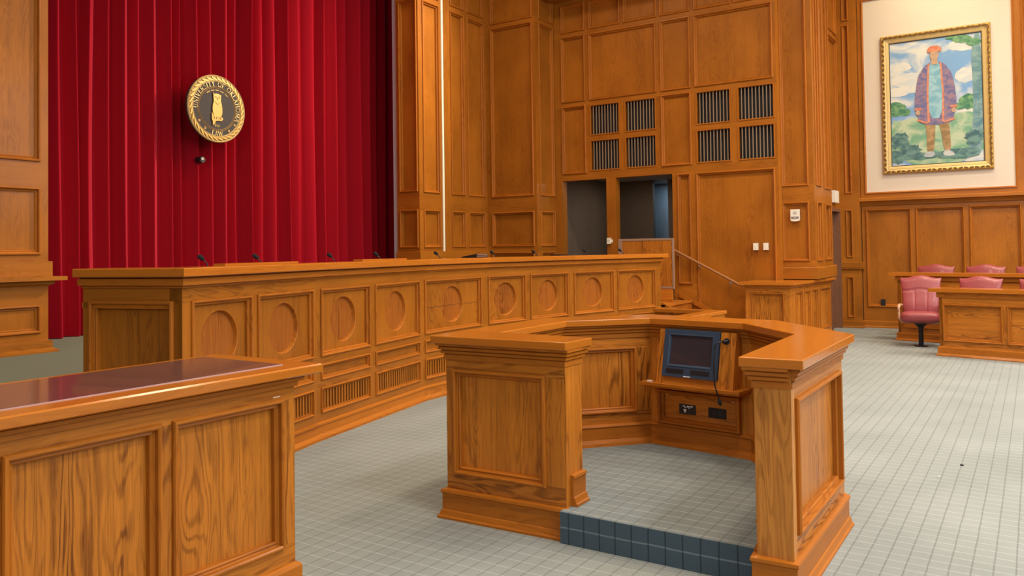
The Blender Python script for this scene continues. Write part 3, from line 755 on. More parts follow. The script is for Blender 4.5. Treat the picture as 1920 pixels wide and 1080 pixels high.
mb = MB(); prism(mb, [(-2.845, y0), (-2.845, 2.47), (-3.40, 2.47), (-3.40, y0)], 1.050, 1.053); mb.build('glass_inset', GLASS_TOP, desk)
mb = MB(); sweep(mb, [(-2.845, y0), (-2.845, 2.47)], [(0, 1.05), (.002, 1.05), (.002, 1.0528), (0, 1.0532)], side=-1); mb.build('glass_edge', GLASS_EDGE, desk)
mb = MB(); box(mb, FX, 2.385, 2.425, .918, .922, 0, .002); mb.build('scratch_mark', plain('pale_scratch', rgb(.8, .65, .5), .6), desk)

# ================================================================== PODIUM (witness enclosure)
pod = thing('witness_stand', 'waist high oak enclosure with a polished U shaped top, open towards the viewer', 'podium', (-1.95, 4.6, 0))
INN = [(-2.722, 4.03), (-2.728, 4.865), (-2.30, 5.315), (-1.605, 5.205), (-1.152, 4.68), (-1.138, 3.60)]
OUT = [(-2.985, 3.72), (-2.995, 5.03), (-2.44, 5.62), (-1.46, 5.49), (-.86, 4.80), (-.86, 3.60)]
OV = .055
ZT0, ZT1 = 1.012, 1.056
# top: strip between the outer and the inner outline, with the short front return on the left
def ring_top(mb, outer, inn, z0, z1):
    n = len(outer)
    for i in range(n - 1):
        of = roff(); a, b, c, d = outer[i], outer[i + 1], inn[i + 1], inn[i]
        e = Vector((b[0] - a[0], b[1] - a[1])).normalized(); tone = random.random()
        def gq(p): return (p[0] * e.x + p[1] * e.y + of.x, -p[0] * e.y + p[1] * e.x + of.y, p[2] if len(p) > 2 else 0)
        for z, q in ((z1, (a, b, c, d)), (z0, (d, c, b, a))): mb.face([(x, y, z) for x, y in q], [gq(p) for p in q], 0, tone)
        ch = .004
        for p, q in ((b, a), (d, c)):
            f = [(p[0], p[1], z0), (q[0], q[1], z0), (q[0], q[1], z1), (p[0], p[1], z1)]; mb.face(f, [gq(x) for x in f], 0, tone)
def bevel(o, w=.006, s=2):
    m = o.modifiers.new('Bevel', 'BEVEL'); m.width = w; m.segments = s; m.limit_method = 'ANGLE'; m.angle_limit = .7
ol = [(-2.985, 3.71), (-3.0, 5.03), (-2.44, 5.62), (-1.46, 5.49), (-.858, 4.80), (-.855, 3.607)]
il = [(-2.722, 3.72), (-2.728, 4.865), (-2.30, 5.315), (-1.605, 5.205), (-1.152, 4.68), (-1.135, 3.592)]
mb = MB(); ring_top(mb, ol, il, ZT0, ZT1)
mb.face([(ol[-1][0], ol[-1][1], ZT0), (il[-1][0], il[-1][1], ZT0), (il[-1][0], il[-1][1], ZT1), (ol[-1][0], ol[-1][1], ZT1)], [(0, 0, 0), (.3, 0, 0), (.3, .05, 0), (0, .05, 0)])
prism(mb, [(-2.985, 3.695), (-2.100, 3.73), (-2.085, 4.01), (-2.722, 4.03), (-2.99, 4.03)], ZT0 - .0005, ZT1 + .0005)
o = mb.build('top', OAK_TOP, pod, weld=True); bevel(o, .005)
# left front return: body from y=3.755 to 3.97
FPF = Fr((-2.915, 3.755), (.775, .030), None)
wl = .7755
mb = MB(); stiles(mb, FPF, 0, wl, .15, .955, [(.062, .648, .268, .853)], .04)
mb.build('front_frame', OAK, pod)
mb = Panel(); panel(mb, FPF, .062, .648, .268, .853, 1.25); mb.build('front_panel', [OAK, OAK_TRIM], pod)
mb = MB(); prism(mb, [(-2.90, 3.80), (-2.14, 3.82), (-2.14, 3.96), (-2.90, 3.97)], .02, ZT0 - .004, g=1); mb.build('return_core', OAK, pod)
FEN = Fr((-2.14, 3.785), (.0, 1), (1, 0)); mb = MB(); box(mb, FEN, 0, .185, .15, 1.0, -.03, .004, 'z'); mb.build('return_end', OAK, pod)
BASEP = [(-.03, 0), (.045, 0), (.045, .012), (.036, .018), (.028, .045), (.022, .05), (.022, .14), (.030, .148), (.028, .162), (.0, .168), (-.03, .168)]
CORN = [(-.03, .918), (.010, .918), (.010, .946), (.006, .948), (.006, .953), (.022, .954), (.024, .968), (.018, .970), (.018, .975), (.034, .976), (.036, .990), (.030, .993), (.030, .998), (.046, .999), (.046, 1.012), (-.03, 1.012)]
mb = MB(); sweep(mb, [(-2.93, 5.0), (-2.915, 3.755), (-2.14, 3.785), (-2.14, 3.80)], BASEP, side=-1)
mb.build('base_moulding', OAK_TRIM, pod)
PZ = .165
mb = MB(); sweep(mb, [(-2.14, 3.83), (-2.14, 3.97)], [(z0, z + PZ) for z0, z in BASEP], side=-1); mb.build('step_base_moulding', OAK_TRIM, pod)
mb = MB(); sweep(mb, [(-2.93, 5.0), (-2.915, 3.755), (-2.14, 3.785), (-2.14, 3.965), (-2.67, 3.985)], CORN, side=-1); mb.build('cornice', OAK_TRIM, pod)
# outer walls
ow = [(-2.93, 3.97), (-2.935, 5.0), (-2.415, 5.555), (-1.49, 5.43), (-.925, 4.775), (-.925, 3.655)]
iw = [(-2.79, 3.97), (-2.79, 4.895), (-2.335, 5.385), (-1.575, 5.275), (-1.085, 4.71), (-1.075, 3.655)]
for i in range(5):
    a, b = ow[i], ow[i + 1]; L = math.dist(a, b); F = Fr(a, (b[0] - a[0], b[1] - a[1]), (-(b[1] - a[1]), b[0] - a[0]))
    s0 = .075 if i < 4 else .09
    mb = MB(); stiles(mb, F, 0, L, .15, 1.0, [(s0, L - s0, .268, .853)], .035); mb.build('outer_frame', OAK, pod)
    mb = Panel(); panel(mb, F, s0, L - s0, .268, .853, 1.25); mb.build('outer_panel', [OAK, OAK_TRIM], pod)
for i in range(5):
    a, b = iw[i], iw[i + 1]; L = math.dist(a, b); F = Fr(a, (b[0] - a[0], b[1] - a[1]), (b[1] - a[1], -(b[0] - a[0])))
    if i == 2:
        mb = MB(); stiles(mb, F, 0, L, PZ, 1.0, [], .035); mb.build('inner_frame', OAK, pod); FM = F; LM = L
        continue
    mb = MB(); stiles(mb, F, 0, L, PZ, 1.0, [(.075, L - .12, .40, .842)] if i < 3 else [], .035); mb.build('inner_frame', OAK, pod)
    if i < 3:
        mb = Panel(); panel(mb, F, .075, L - .12, .40, .842, 1.15); mb.build('inner_panel', [OAK, OAK_TRIM], pod)
mb = MB(); sweep(mb, [(-2.79, 3.98)] + iw[1:5] + [(-1.075, 3.69)], [(-.02, PZ), (.035, PZ), (.03, PZ + .02), (.018, PZ + .045), (.018, PZ + .125), (.026, PZ + .135), (.02, PZ + .15), (-.02, PZ + .155)], side=-1); mb.build('inner_base_moulding', OAK_TRIM, pod)
mb = MB(); sweep(mb, iw, CORN, side=-1); mb.build('inner_cornice', OAK_TRIM, pod)
mb = MB(); sweep(mb, [(-.925, 3.655), (-.925, 4.775), (-1.49, 5.43), (-2.415, 5.555), (-2.935, 5.0)], CORN, side=1 - 2); mb.build('outer_cornice', OAK_TRIM, pod)
# right front post face (faces the viewer)
mb = MB(); wbox(mb, -1.082, -.919, 3.645, 3.70, .15, 1.0, 'z'); mb.build('right_post', OAK_LIGHT, pod)
mb = MB(); sweep(mb, [(-1.085, 3.70), (-1.08, 3.645), (-.925, 3.652), (-.925, 4.775), (-1.49, 5.43), (-2.415, 5.555), (-2.935, 5.0)], BASEP, side=-1); mb.build('right_base_moulding', OAK_TRIM, pod)
mb = MB(); sweep(mb, [(-1.085, 3.70), (-1.08, 3.645), (-.925, 3.652)], CORN, side=-1); mb.build('post_cornice', OAK_TRIM, pod)
# carpeted floor of the stand
mb = MB(); prism(mb, [(-2.80, 3.97), (-2.145, 3.97), (-2.145, 3.725), (-1.085, 3.725), (-1.085, 4.72), (-1.58, 5.29), (-2.34, 5.40), (-2.80, 4.9)], 0, PZ)
o = mb.build('carpeted_platform', CARPET_STEP_SHADED, pod); o['label'] = 'blue grey carpeted platform floor, its shade put into the colour'
mb = MB(); wbox(mb, -2.14, -1.09, 3.718, 3.7245, .001, PZ - .001); o = mb.build('carpet_riser', CARPET_RISER_SHADED, pod); o['label'] = 'carpeted front of the step, its shade put into the slate blue colour'
# monitor housing on the middle inner wall
def FMp(u, z, n): return FM.p(u, z, n)
mb = MB()
FK2 = TFr(FM, .99, .20)
hu0, hu1, hz0, hz1 = .138, .705, .625, .985
box(mb, FK2, hu0, hu0 + .045, hz0, hz1, 0, .08, 'z'); box(mb, FK2, .598, hu1 - .05, hz0, hz1, 0, .08, 'z'); box(mb, FK2, hu1 - .05, hu1, hz0, hz1, 0, .078, 'z')
box(mb, FK2, hu0 + .045, .598, hz0, hz0 + .05, 0, .078, 'u'); box(mb, FM, hu0 + .004, hu1 - .004, hz0, hz1, 0, .055, 'u')
mb.build('monitor_housing', OAK, pod)
mb = MB()
box(mb, FM, .05, LM - .01, .59, .605, 0, .17); box(mb, FM, .03, LM, .605, .625, 0, .195); mb.build('shelf', OAK_TRIM, pod)
mb = Panel(); box(mb, FM, .095, .685, .335, .55, 0, .012)
panel(mb, Fr(FM.p(0, 0, .036), FM.u, FM.n), .095, .685, .335, .55, 1.1, 'u'); mb.build('socket_panel', [OAK, OAK_TRIM], pod)
def plate(u0, u1, z0, z1, name, mat, lab):
    mb = MB(); box(mb, FM, u0, u1, z0, z1, .002, .016); o = mb.build(name, mat, pod); o['label'] = lab; return o
p1 = plate(.235, .362, .400, .468, 'connector_plate', BLACK, 'black connector plate with small white markings')
mb = MB()
for (u, z, w, h) in ((.225, .497, .02, .006), (.24, .489, .012, .006), (.258, .494, .02, .009), (.284, .497, .018, .008), (.232, .468, .02, .012), (.236, .458, .014, .006), (.27, .487, .01, .004)): box(mb, FM, u + .038, u + w + .038, z - .045, z + h - .045, .015, .0175)
mb.build('white_markings', LAMP_WHITE, p1)
p2 = plate(.458, .588, .400, .468, 'socket_plate', BLACK_METAL, 'dark plate with two round power sockets')
for u in (.503, .545):
    mb = MB(); c = FM.p(u, .434, 0); tube(mb, [c + FM.n * .014, c + FM.n * .018], .016, 12); mb.build('socket', BLACK, p2)
for u in (.145, .64):
    mb = MB(); c = FM.p(u, .522, 0); tube(mb, [c + FM.n * .004, c + FM.n * .02], .006, 8); mb.build('screw', STEEL, pod)
# monitor
mon = thing('monitor', 'slate blue monitor with a dark screen built into the enclosure', 'monitor', FK2.p(.39, .66, .08))
mb = MB()
mu0, mu1, mz0, mz1 = .186, .594, .676, .988
sc0, sc1, sz0, sz1 = mu0 + .040, mu1 - .042, .748, .957
for (a, b, c, d) in ((mu0, sc0, mz0, mz1), (sc1, mu1, mz0, mz1), (sc0, sc1, mz0, sz0), (sc0, sc1, sz1, mz1)): box(mb, FK2, a, b, c, d, .042, .098)
mould(mb, FK2, sc0, sc1, sz0, sz1, [(-.004, .098), (-.002, .102), (.004, .100), (.010, .088)])
mb.build('bezel', BLUE_PLASTIC, mon)
mb = MB(); box(mb, FK2, sc0 + .002, sc1 - .002, sz0 + .002, sz1 - .002, .044, .088); mb.build('screen', SCREEN, mon)
for a, b in ((mu0 + .032, mu0 + .165), (mu0 + .217, mu0 + .356)):
    mb = MB(); box(mb, FK2, a, b, .699, .729, .097, .0995)
    for i in range(22):
        u = a + .006 + (b - a - .012) * i / 21; box(mb, FK2, u - .0015, u + .0015, .702, .726, .099, .101)
    mb.build('speaker_grille', BLACK, mon)
mb = MB()
for i in range(8): box(mb, FK2, mu0 + .166 + i * .0065, mu0 + .1715 + i * .0065, .681, .687, .097, .0995)
mb.build('name_strip', LAMP_WHITE, mon)
# drooping microphone
hc = FK2.p(.640, .93, .08)
dm = thing('drooping_microphone', 'black gooseneck microphone hanging limp beside the monitor', 'microphone', hc)
mb = MB(); tube(mb, [hc + FM.n * -.005, hc + FM.n * .004], .022, 16); tube(mb, [hc, hc + FM.n * .03 - FM.u * .012], [.014, .011], 12); mb.build('grommet', BLACK, dm)
mb = MB()
u0m, z0m = .640, .93
pts_ = []
for (du, z, nn) in ((-.012, .93, .13), (-.03, .928, .15), (-.043, .915, .165), (-.046, .88, .175), (-.044, .80, .19), (-.038, .72, .205), (-.030, .66, .212), (-.018, .61, .21), (-.006, .57, .205)): pts_.append(FM.p(u0m + du, z, nn))
tube(mb, pts_, .0045, 8); mb.build('stem', BLACK_METAL, dm)
mb = MB(); a = FM.p(u0m - .006, .572, .205); b = FM.p(u0m + .004, .53, .203)
tube(mb, [a, a.lerp(b, .25), a.lerp(b, .6), b], [.007, .013, .014, .006], 12); mb.build('windscreen', FOAM, dm)
t = thing('paper_scrap', 'tiny white scrap on the shelf left of the monitor', 'scrap', FM.p(.085, .625, .15))
mb = MB(); c = FM.p(.085, .625, .15); prism(mb, [(c.x - .018, c.y - .008), (c.x + .016, c.y - .01), (c.x + .02, c.y + .006), (c.x - .012, c.y + .01)], .626, .632); mb.build('scrap', LAMP_WHITE, t)

# ================================================================== CLERK'S DESK, STEPS, PARTITION, HANDRAIL
ck = thing('clerk_desk', 'low L shaped oak desk half hidden behind the witness enclosure', 'desk', (-3.6, 9.7, 0))
cp = [(-4.20, 9.97), (-3.31, 9.86), (-3.44, 8.4)]
mb = MB(); sweep(mb, cp, [(-.09, 0), (.03, 0), (.03, .718), (-.09, .718)], side=1); mb.build('body', OAK, ck)
mb = MB(); sweep(mb, cp, [(-.14, .718), (.05, .718), (.05, .755), (.046, .76), (-.14, .76)], side=1); mb.build('top', OAK_TOP, ck)
FC = Fr((-3.25, 9.90), (-.13, -1.46), None); FC = Fr((-3.276, 9.86), (-.0887, -.996), (.996, -.0887))
mb = Panel(); panel(mb, Fr(FC.p(0, 0, .012), FC.u, FC.n), .12, 1.2, .1, .62, 1.1); mb.build('side_panel', [OAK, OAK_TRIM], ck)
# steps
st = thing('stair_flight', 'short flight of oak steps rising along the back wall to the bench', 'stairs', (-4.4, 12.2, 0))
for i in range(4):
    x1 = -3.95 - .30 * i; z = .1675 * (i + 1)
    mb = MB(); wbox(mb, -4.95 if i < 3 else -6.10, x1, 11.75, 12.965, 0 if i == 0 else .1675 * i, z - .03); wbox(mb, (-4.95 if i < 3 else -6.10), x1 + .03, 11.72, 12.965, z - .03, z)
    mb.build('step', OAK, st)
mb = MB()
FW = Fr((0, 12.97), (1, 0), (0, -1))
fprism(mb, FW, [(-5.07, .72), (-5.07, .80), (-3.80, .19), (-3.80, .11)], 0, .02); mb.build('wall_stringer', OAK_TRIM, st)
mb = MB(); fprism(mb, Fr((0, 11.72), (1, 0), (0, -1)), [(-5.2, 0), (-5.2, .70), (-4.85, .70), (-3.80, .16), (-3.80, 0)], -.03, 0.0); mb.build('cheek', OAK, st)
# partition
pt = thing('partition_panel', 'freestanding oak partition panel with a metal edge before the right dark doorway', 'partition', (-5.38, 12.3, .67))
FT = Fr((0, 12.3), (1, 0), (0, -1))
mb = MB(); box(mb, FT, -5.80, -4.925, .93, 1.675, -.03, 0, 'z'); mb.build('board', OAK, pt)
mb = MB()
for a, b in ((-5.87, -5.80), (-4.922, -4.897)): box(mb, FT, a, b, .89, 1.71, -.035, .006, 'z')
box(mb, FT, -5.80, -4.925, 1.675, 1.71, -.035, .006); box(mb, FT, -5.80, -4.925, .895, .93, -.035, .006); mb.build('metal_frame', METAL, pt)
mb = MB(); box(mb, FT, -5.80, -4.925, .67, .895, -.03, .0, 'u'); mb.build('kick_board', OAK, pt)
# handrail
hr = thing('handrail', 'sloping oak handrail on the back wall beside the steps', 'handrail', (-4.6, 12.93, 1.2))
mb = MB(); tube(mb, [(-5.20, 12.92, 1.54), (-5.16, 12.92, 1.525), (-4.04, 12.92, .945), (-3.96, 12.92, .925)], .022, 12); mb.build('rail', plain('handrail_oak', rgb(.30, .12, .035), .4), hr)
for x in (-5.08, -4.72, -4.2):
    z = 1.525 - (x + 5.16) * .518
    mb = MB(); tube(mb, [(x, 12.995, z - .07), (x, 12.95, z - .06), (x, 12.92, z - .015)], .008, 8); tube(mb, [(x, 12.998, z - .07), (x, 12.985, z - .07)], .025, 10); mb.build('bracket', STEEL, hr)

# ================================================================== SIDE COUNTER
sd = thing('side_counter', 'built in oak side counter below the wall pier', 'counter', (-3.3, 13.2, 0))
Q = [(-3.72, 12.2), (-3.06, 12.2), (-2.93, 14.4)]
F1 = Fr(Q[0], (1, 0), (0, -1)); F2 = Fr(Q[1], (Q[2][0] - Q[1][0], Q[2][1] - Q[1][1])); L2 = math.dist(Q[1], Q[2])
mb = MB(); stiles(mb, F1, 0, .66, 0, .96, [(.10, .57, .14, .845)], .04); stiles(mb, F2, .004, L2, 0, .96, [(a, b, .2, .845) for a, b in ((.28, .60), (.72, 1.0), (1.12, 1.42), (1.56, 2.12))], .04); mb.build('frame', OAK, sd)
mb = Panel(); panel(mb, F1, .10, .57, .14, .845, 1.0); mb.build('front_panel', [OAK, OAK_TRIM], sd)
for a, b in ((.28, .60), (.72, 1.0), (1.12, 1.42), (1.56, 2.12)):
    mb = Panel(); panel(mb, F2, a, b, .2, .845, 1.0); mb.build('side_panel', [OAK, OAK_TRIM], sd)
mb = MB(); wbox(mb, -3.724, -3.70, 12.21, 12.96, 0, .96, 'z'); mb.build('end_board', OAK, sd)
mb = MB(); sweep(mb, Q, [(-.06, .93), (.02, .93), (.03, .95), (.05, .96), (.05, .975), (-.06, .975)], side=-1); mb.build('cornice', OAK_TRIM, sd)
mb = MB(); prism(mb, [(-3.80, 12.12), (-2.985, 12.12), (-2.845, 14.42), (-3.40, 14.42), (-3.40, 12.97), (-3.80, 12.97)], .975, 1.015); o = mb.build('top', OAK_TOP, sd); bevel(o, .004)

# ================================================================== JURY BOXES
def jury(name, label, A, ang, L, zt, pan_w, first):
    th = math.radians(ang); u = (math.cos(th), math.sin(th)); t = thing(name, label, 'jury box', (A[0], A[1], 0)); F = Fr(A, u)
    ps = []; x = first
    while x + pan_w < L: ps.append((x, x + pan_w)); x += pan_w + .074
    zb = zt - .125
    mb = MB(); stiles(mb, F, 0, L, .12, zb + .03, [(a, b, .22, zb - .10) for a, b in ps], .04); mb.build('front_frame', OAK, t)
    for a, b in ps:
        mb = Panel(); panel(mb, F, a, b, .22, zb - .10, 1.2, 'u'); mb.build('front_panel', [OAK, OAK_TRIM], t)
    B = [(A[0] - F.n.x * .3, A[1] - F.n.y * .3), A, (A[0] + u[0] * L, A[1] + u[1] * L)]
    mb = MB(); box(mb, Fr(A, (-F.n.x, -F.n.y), (-u[0], -u[1])), .0, .3, .12, zb + .03, -.04, 0, 'z'); mb.build('end_board', OAK, t)
    mb = MB(); sweep(mb, B, [(-.03, 0), (.045, 0), (.045, .012), (.024, .04), (.024, .12), (.0, .135), (-.03, .135)], side=-1); mb.build('base_moulding', OAK_TRIM, t)
    mb = MB(); sweep(mb, B, [(-.03, zb), (.022, zb), (.026, zb + .01), (.026, zt - .05), (-.03, zt - .05)], side=-1); mb.build('frieze', OAK_TRIM, t)
    mb = MB(); box(mb, F, -.115, L, zt - .05, zt, -.33, .075); o = mb.build('top_rail', OAK_TOP, t); bevel(o, .006)
    return t, F
jf, JF = jury('jury_box', 'panelled oak front of the jury box in the foreground row at right', (-1.149, 12.65), -13.5, 3.2, .935, .715, .06)
jr, JR = jury('jury_box', 'oak rail of the rear jury row behind the nearer red chairs', (-1.90, 14.40), -11, 4.2, 1.095, .72, .06)
mb = MB(); F = Fr((-1.90, 14.46), (math.cos(math.radians(-11)), math.sin(math.radians(-11)))); box(mb, F, .04, 4.1, 0, .14, -1.55, -.02)
struct(mb.build('floor_jury_riser', CARPET_PLAIN), 'low carpeted riser under the rear row of red jury chairs', 'floor')

# ================================================================== CHAIRS
def make_chair():
    t = thing('jury_chair', '', 'chair', (0, 0, 0), 'red leather jury chairs')
    def bw(v): return .245 + .045 * v ** 2
    def bz(u, v): 
        crest = .048 * (.5 + .5 * math.cos(PI * min(1, abs(u) * 1.08))) + .012 * abs(u) ** 4
        return .50 + v * (.52 + crest)
    def by(u, v, s):
        th = .045 * (1 - .75 * abs(u) ** 5) * (1 - .8 * max(0, (v - .9) / .1) ** 2)
        lean = .10 * v + .05 * v * v
        g = 0
        if s < 0:
            if v < .62: g += .012 * math.exp(-((abs(u) - .34) / .035) ** 2)
            g += .012 * math.exp(-((v - .63) / .022) ** 2)
            th += .022 * math.exp(-((v - .2) / .25) ** 2)
        return .215 + lean + s * th + g
    mb = MB()
    for s in (-1, 1): grid(mb, lambda a, b: ((2 * a - 1) * bw(b), by(2 * a - 1, b, s), bz(2 * a - 1, b)), 36, 30)
    for e in (-1, 1): grid(mb, lambda a, b: (e * bw(b), by(e, b, -1) + (by(e, b, 1) - by(e, b, -1)) * a, bz(e, b)), 2, 30)
    grid(mb, lambda a, b: ((2 * a - 1) * bw(1), by(2 * a - 1, 1, -1) + (by(2 * a - 1, 1, 1) - by(2 * a - 1, 1, -1)) * b, bz(2 * a - 1, 1)), 36, 2)
    grid(mb, lambda a, b: ((2 * a - 1) * bw(0), by(2 * a - 1, 0, -1) + (by(2 * a - 1, 0, 1) - by(2 * a - 1, 0, -1)) * b, bz(2 * a - 1, 0)), 36, 2)
    mb.build('backrest', LEATHER, t, weld=True)
    for e in (-1, 1):
        mb = MB(); tube(mb, [(e * .34 * bw(v / 14), by(e * .34, v / 14, -1) - .003, bz(e * .34, v / 14)) for v in range(1, 9)], .004, 6); mb.build('seam', LEATHER_PIPE, t)
    def se(v, p): return math.copysign(abs(v) ** p, v)
    def seat(a, b):
        th, ph = 2 * PI * a, PI * (b - .5)
        c = math.cos(ph)
        x = .275 * se(math.cos(th), .45) * se(c, .4); y = .245 * se(math.sin(th), .5) * se(c, .4); z = .085 * se(math.sin(ph), .6)
        return (x, y - .02, .445 + z + .012 * (y < -.15) * (1 - abs(y + .15) * 3) - .02 * max(0, -y - .1))
    mb = MB(); grid(mb, seat, 48, 20); mb.build('seat', LEATHER, t, weld=True)
    for e in (-1, 1):
        mb = MB()
        pts = [(e * .285, .19, .62), (e * .285, .0, .625), (e * .285, -.12, .62), (e * .285, -.17, .595), (e * .283, -.17, .53), (e * .285, -.17, .44), (e * .25, -.12, .375), (e * .16, -.08, .36)]
        tube(mb, pts, [.016, .021, .022, .020, .018, .017, .015, .013], 10); tube(mb, [(e * .285, .19, .62), (e * .24, .25, .60)], .016, 8)
        mb.build('armrest', ARM_WOOD, t)
    mb = MB(); tube(mb, [(0, .02, 0), (0, .02, .012), (0, .02, .014), (0, .02, .26), (0, .02, .30), (0, .02, .335), (0, .02, .375)], [.10, .10, .036, .034, .05, .09, .11], 18); mb.build('pedestal', BLACK_METAL, t)
    mb = MB(); wbox(mb, -.17, .17, -.15, .16, .365, .385); mb.build('seat_plate', BLACK_METAL, t)
    return t
ch = make_chair()
seats = [(-1.495, 13.66, 0, .07, 'red leather jury chair seen whole, left of the front jury box'),
         (-.755, 13.51, 0, -.16, 'red leather jury chair, middle one of the nearer row behind the jury box'),
         (0.0, 13.33, 0, -.20, 'red leather jury chair of the nearer row cut by the right picture edge'),
         (-1.50, 15.24, .14, -.15, 'red leather jury chair, leftmost of the rear row behind the oak rail'),
         (-.765, 15.08, .14, -.18, 'red leather jury chair, middle one of the rear row behind the oak rail'),
         (-.06, 14.92, .14, -.20, 'red leather jury chair of the rear row cut by the right picture edge')]
for i, (x, y, z, r, lab) in enumerate(seats):
    if i == 0: ch.location = (x, y, z); ch.rotation_euler = (0, 0, r); ch['label'] = lab
    else: dup(ch, (x, y, z), r, lab)

# ================================================================== PAINTING
pa = thing('framed_painting', 'large gilt framed painting of a figure in a landscape on the cream alcove wall', 'painting', (-1.46, 16.38, 2.865))
FPn = Fr((-1.46, 16.41, 2.865), (1, 0), (0, -1))
pw, phh = .887, 2.572
mb = MB(); mould(mb, FPn, -pw, pw, 0, phh, [(0, 0), (0, .05), (.012, .062), (.03, .065), (.05, .05), (.058, .045)]); mb.build('outer_frame', GOLD, pa)
mb = MB(); mould(mb, FPn, -pw, pw, 0, phh, [(.058, .045), (.085, .035), (.09, .04), (.125, .032), (.14, .018)]); mb.build('inner_frame', GOLD_PALE, pa)
mb = MB(); rr = random.Random(3)
def knob(u, z, ang):
    c, s = math.cos(ang), math.sin(ang); poly = [(-.035, -.012), (-.01, -.02), (.03, -.010), (.038, .008), (.005, .018), (-.03, .012)]
    fprism(mb, FPn, [(u + x * c - y * s, z + x * s + y * c) for x, y in poly], .045, .066)
for i in range(20): knob(-pw + .09 + (2 * pw - .18) * i / 19, .036, .3 * (-1) ** i); knob(-pw + .09 + (2 * pw - .18) * i / 19, phh - .036, .3 * (-1) ** i)
for i in range(28): knob(-pw + .036, .09 + (phh - .18) * i / 27, PI / 2 + .3 * (-1) ** i); knob(pw - .036, .09 + (phh - .18) * i / 27, PI / 2 + .3 * (-1) ** i)
mb.build('carved_ornament', GOLD_DARK, pa)
mb = MB(); mould(mb, FPn, -pw, pw, 0, phh, [(.138, .022), (.148, .022), (.15, .012)]); mb.build('dark_slip', BLACK, pa)
def paint(name, c1, c2, sc, lo=.4, hi=.6, dist=.6):
    m, nt, b = new_mat(name); k = NT(nt); tc = k.n('ShaderNodeTexCoord')
    f = k.ramp(k.noise(k.vmul(tc.outputs['Object'], (1, 1, 1.5)), sc, 4.0, .55, dist), lo, hi); k.l(k.mix(f, c1, c2), b.inputs['Base Color']); b.inputs['Roughness'].default_value = .7
    return m
PM = [paint('painted_sky', rgb(0.173, 0.338, 0.576), rgb(0.590, 0.605, 0.562), 1.7, .42, .58), paint('painted_grass', rgb(0.158, 0.346, 0.216), rgb(0.432, 0.518, 0.346), 3.0),
      paint('painted_leaves', rgb(0.043, 0.180, 0.101), rgb(0.180, 0.346, 0.158), 9.0), paint('painted_bark', rgb(0.086, 0.202, 0.245), rgb(0.202, 0.324, 0.317), 5.0),
      paint('painted_coat', rgb(0.115, 0.122, 0.274), rgb(0.288, 0.180, 0.238), 9.0), paint('painted_shirt', rgb(0.158, 0.374, 0.475), rgb(0.302, 0.504, 0.562), 6.0),
      paint('painted_breeches', rgb(0.245, 0.158, 0.065), rgb(0.418, 0.274, 0.130), 5.0), paint('painted_skin', rgb(0.432, 0.274, 0.173), rgb(0.475, 0.324, 0.202), 8.0),
      paint('painted_cap', rgb(0.518, 0.144, 0.072), rgb(0.576, 0.245, 0.130), 9.0), paint('painted_cloud', rgb(0.518, 0.562, 0.562), rgb(0.648, 0.634, 0.562), 4.0), paint('painted_shade', rgb(0.043, 0.115, 0.130), rgb(0.130, 0.259, 0.230), 7.0), paint('painted_shoe', rgb(0.360, 0.403, 0.432), rgb(0.504, 0.518, 0.504), 6.0), paint('painted_trim', rgb(.50, .17, .10), rgb(.62, .28, .16), 8.0)]
mb = MB(); X0, X1, Z0, Z1 = -pw + .145, pw - .145, .145, phh - .145
lay = [0.010]
def pp(poly, mat):
    n = lay[0]; lay[0] += .0004
    mb.face([FPn.p(X0 + (X1 - X0) * u, Z0 + (Z1 - Z0) * v, n) for u, v in poly], None, mat)
def blob(cx, cy, rx, ry, mat, n=22, j=.12, sd=0):
    q = random.Random(sd + int(cx * 999)); pp([(cx + rx * (1 + q.uniform(-j, j)) * math.cos(2 * PI * i / n), cy + ry * (1 + q.uniform(-j, j)) * math.sin(2 * PI * i / n)) for i in range(n)], mat)
def sm(P, k=3):
    """rounded polygon"""
    for _ in range(k): P = [q for a, b in zip(P, P[1:] + P[:1]) for q in ((a[0] * .75 + b[0] * .25, a[1] * .75 + b[1] * .25), (a[0] * .25 + b[0] * .75, a[1] * .25 + b[1] * .75))]
    return P
pp([(0, 0), (1, 0), (1, 1), (0, 1)], 0)
for c in ((.10, .80, .14, .04), (.22, .69, .20, .06), (.80, .92, .16, .045), (.84, .68, .12, .06), (.08, .60, .14, .04), (.28, .62, .14, .04)): blob(*c, 9)
pp(sm([(0, 0), (1, 0), (1, .37), (.8, .40), (.55, .36), (.3, .39), (.1, .36), (0, .38)], 1), 1)
for c in ((.06, .46, .11, .06), (.16, .43, .07, .03), (.86, .47, .11, .06), (.76, .44, .06, .03)): blob(*c, 2)
pp(sm([(.87, .14), (.78, .05), (.88, .04), (1, .05), (1.0, 1), (.93, 1.0), (.885, .84), (.91, .5)]), 3)
for c in ((.80, .965, .10, .03), (.70, .985, .08, .015), (.92, .93, .08, .03)): blob(*c, 2)
for c in ((.10, .20, .10, .07), (.22, .12, .12, .05), (.90, .19, .10, .06), (.3, .07, .24, .03), (.72, .07, .22, .04), (.06, .07, .1, .05)): blob(*c, 10, 26, .25)
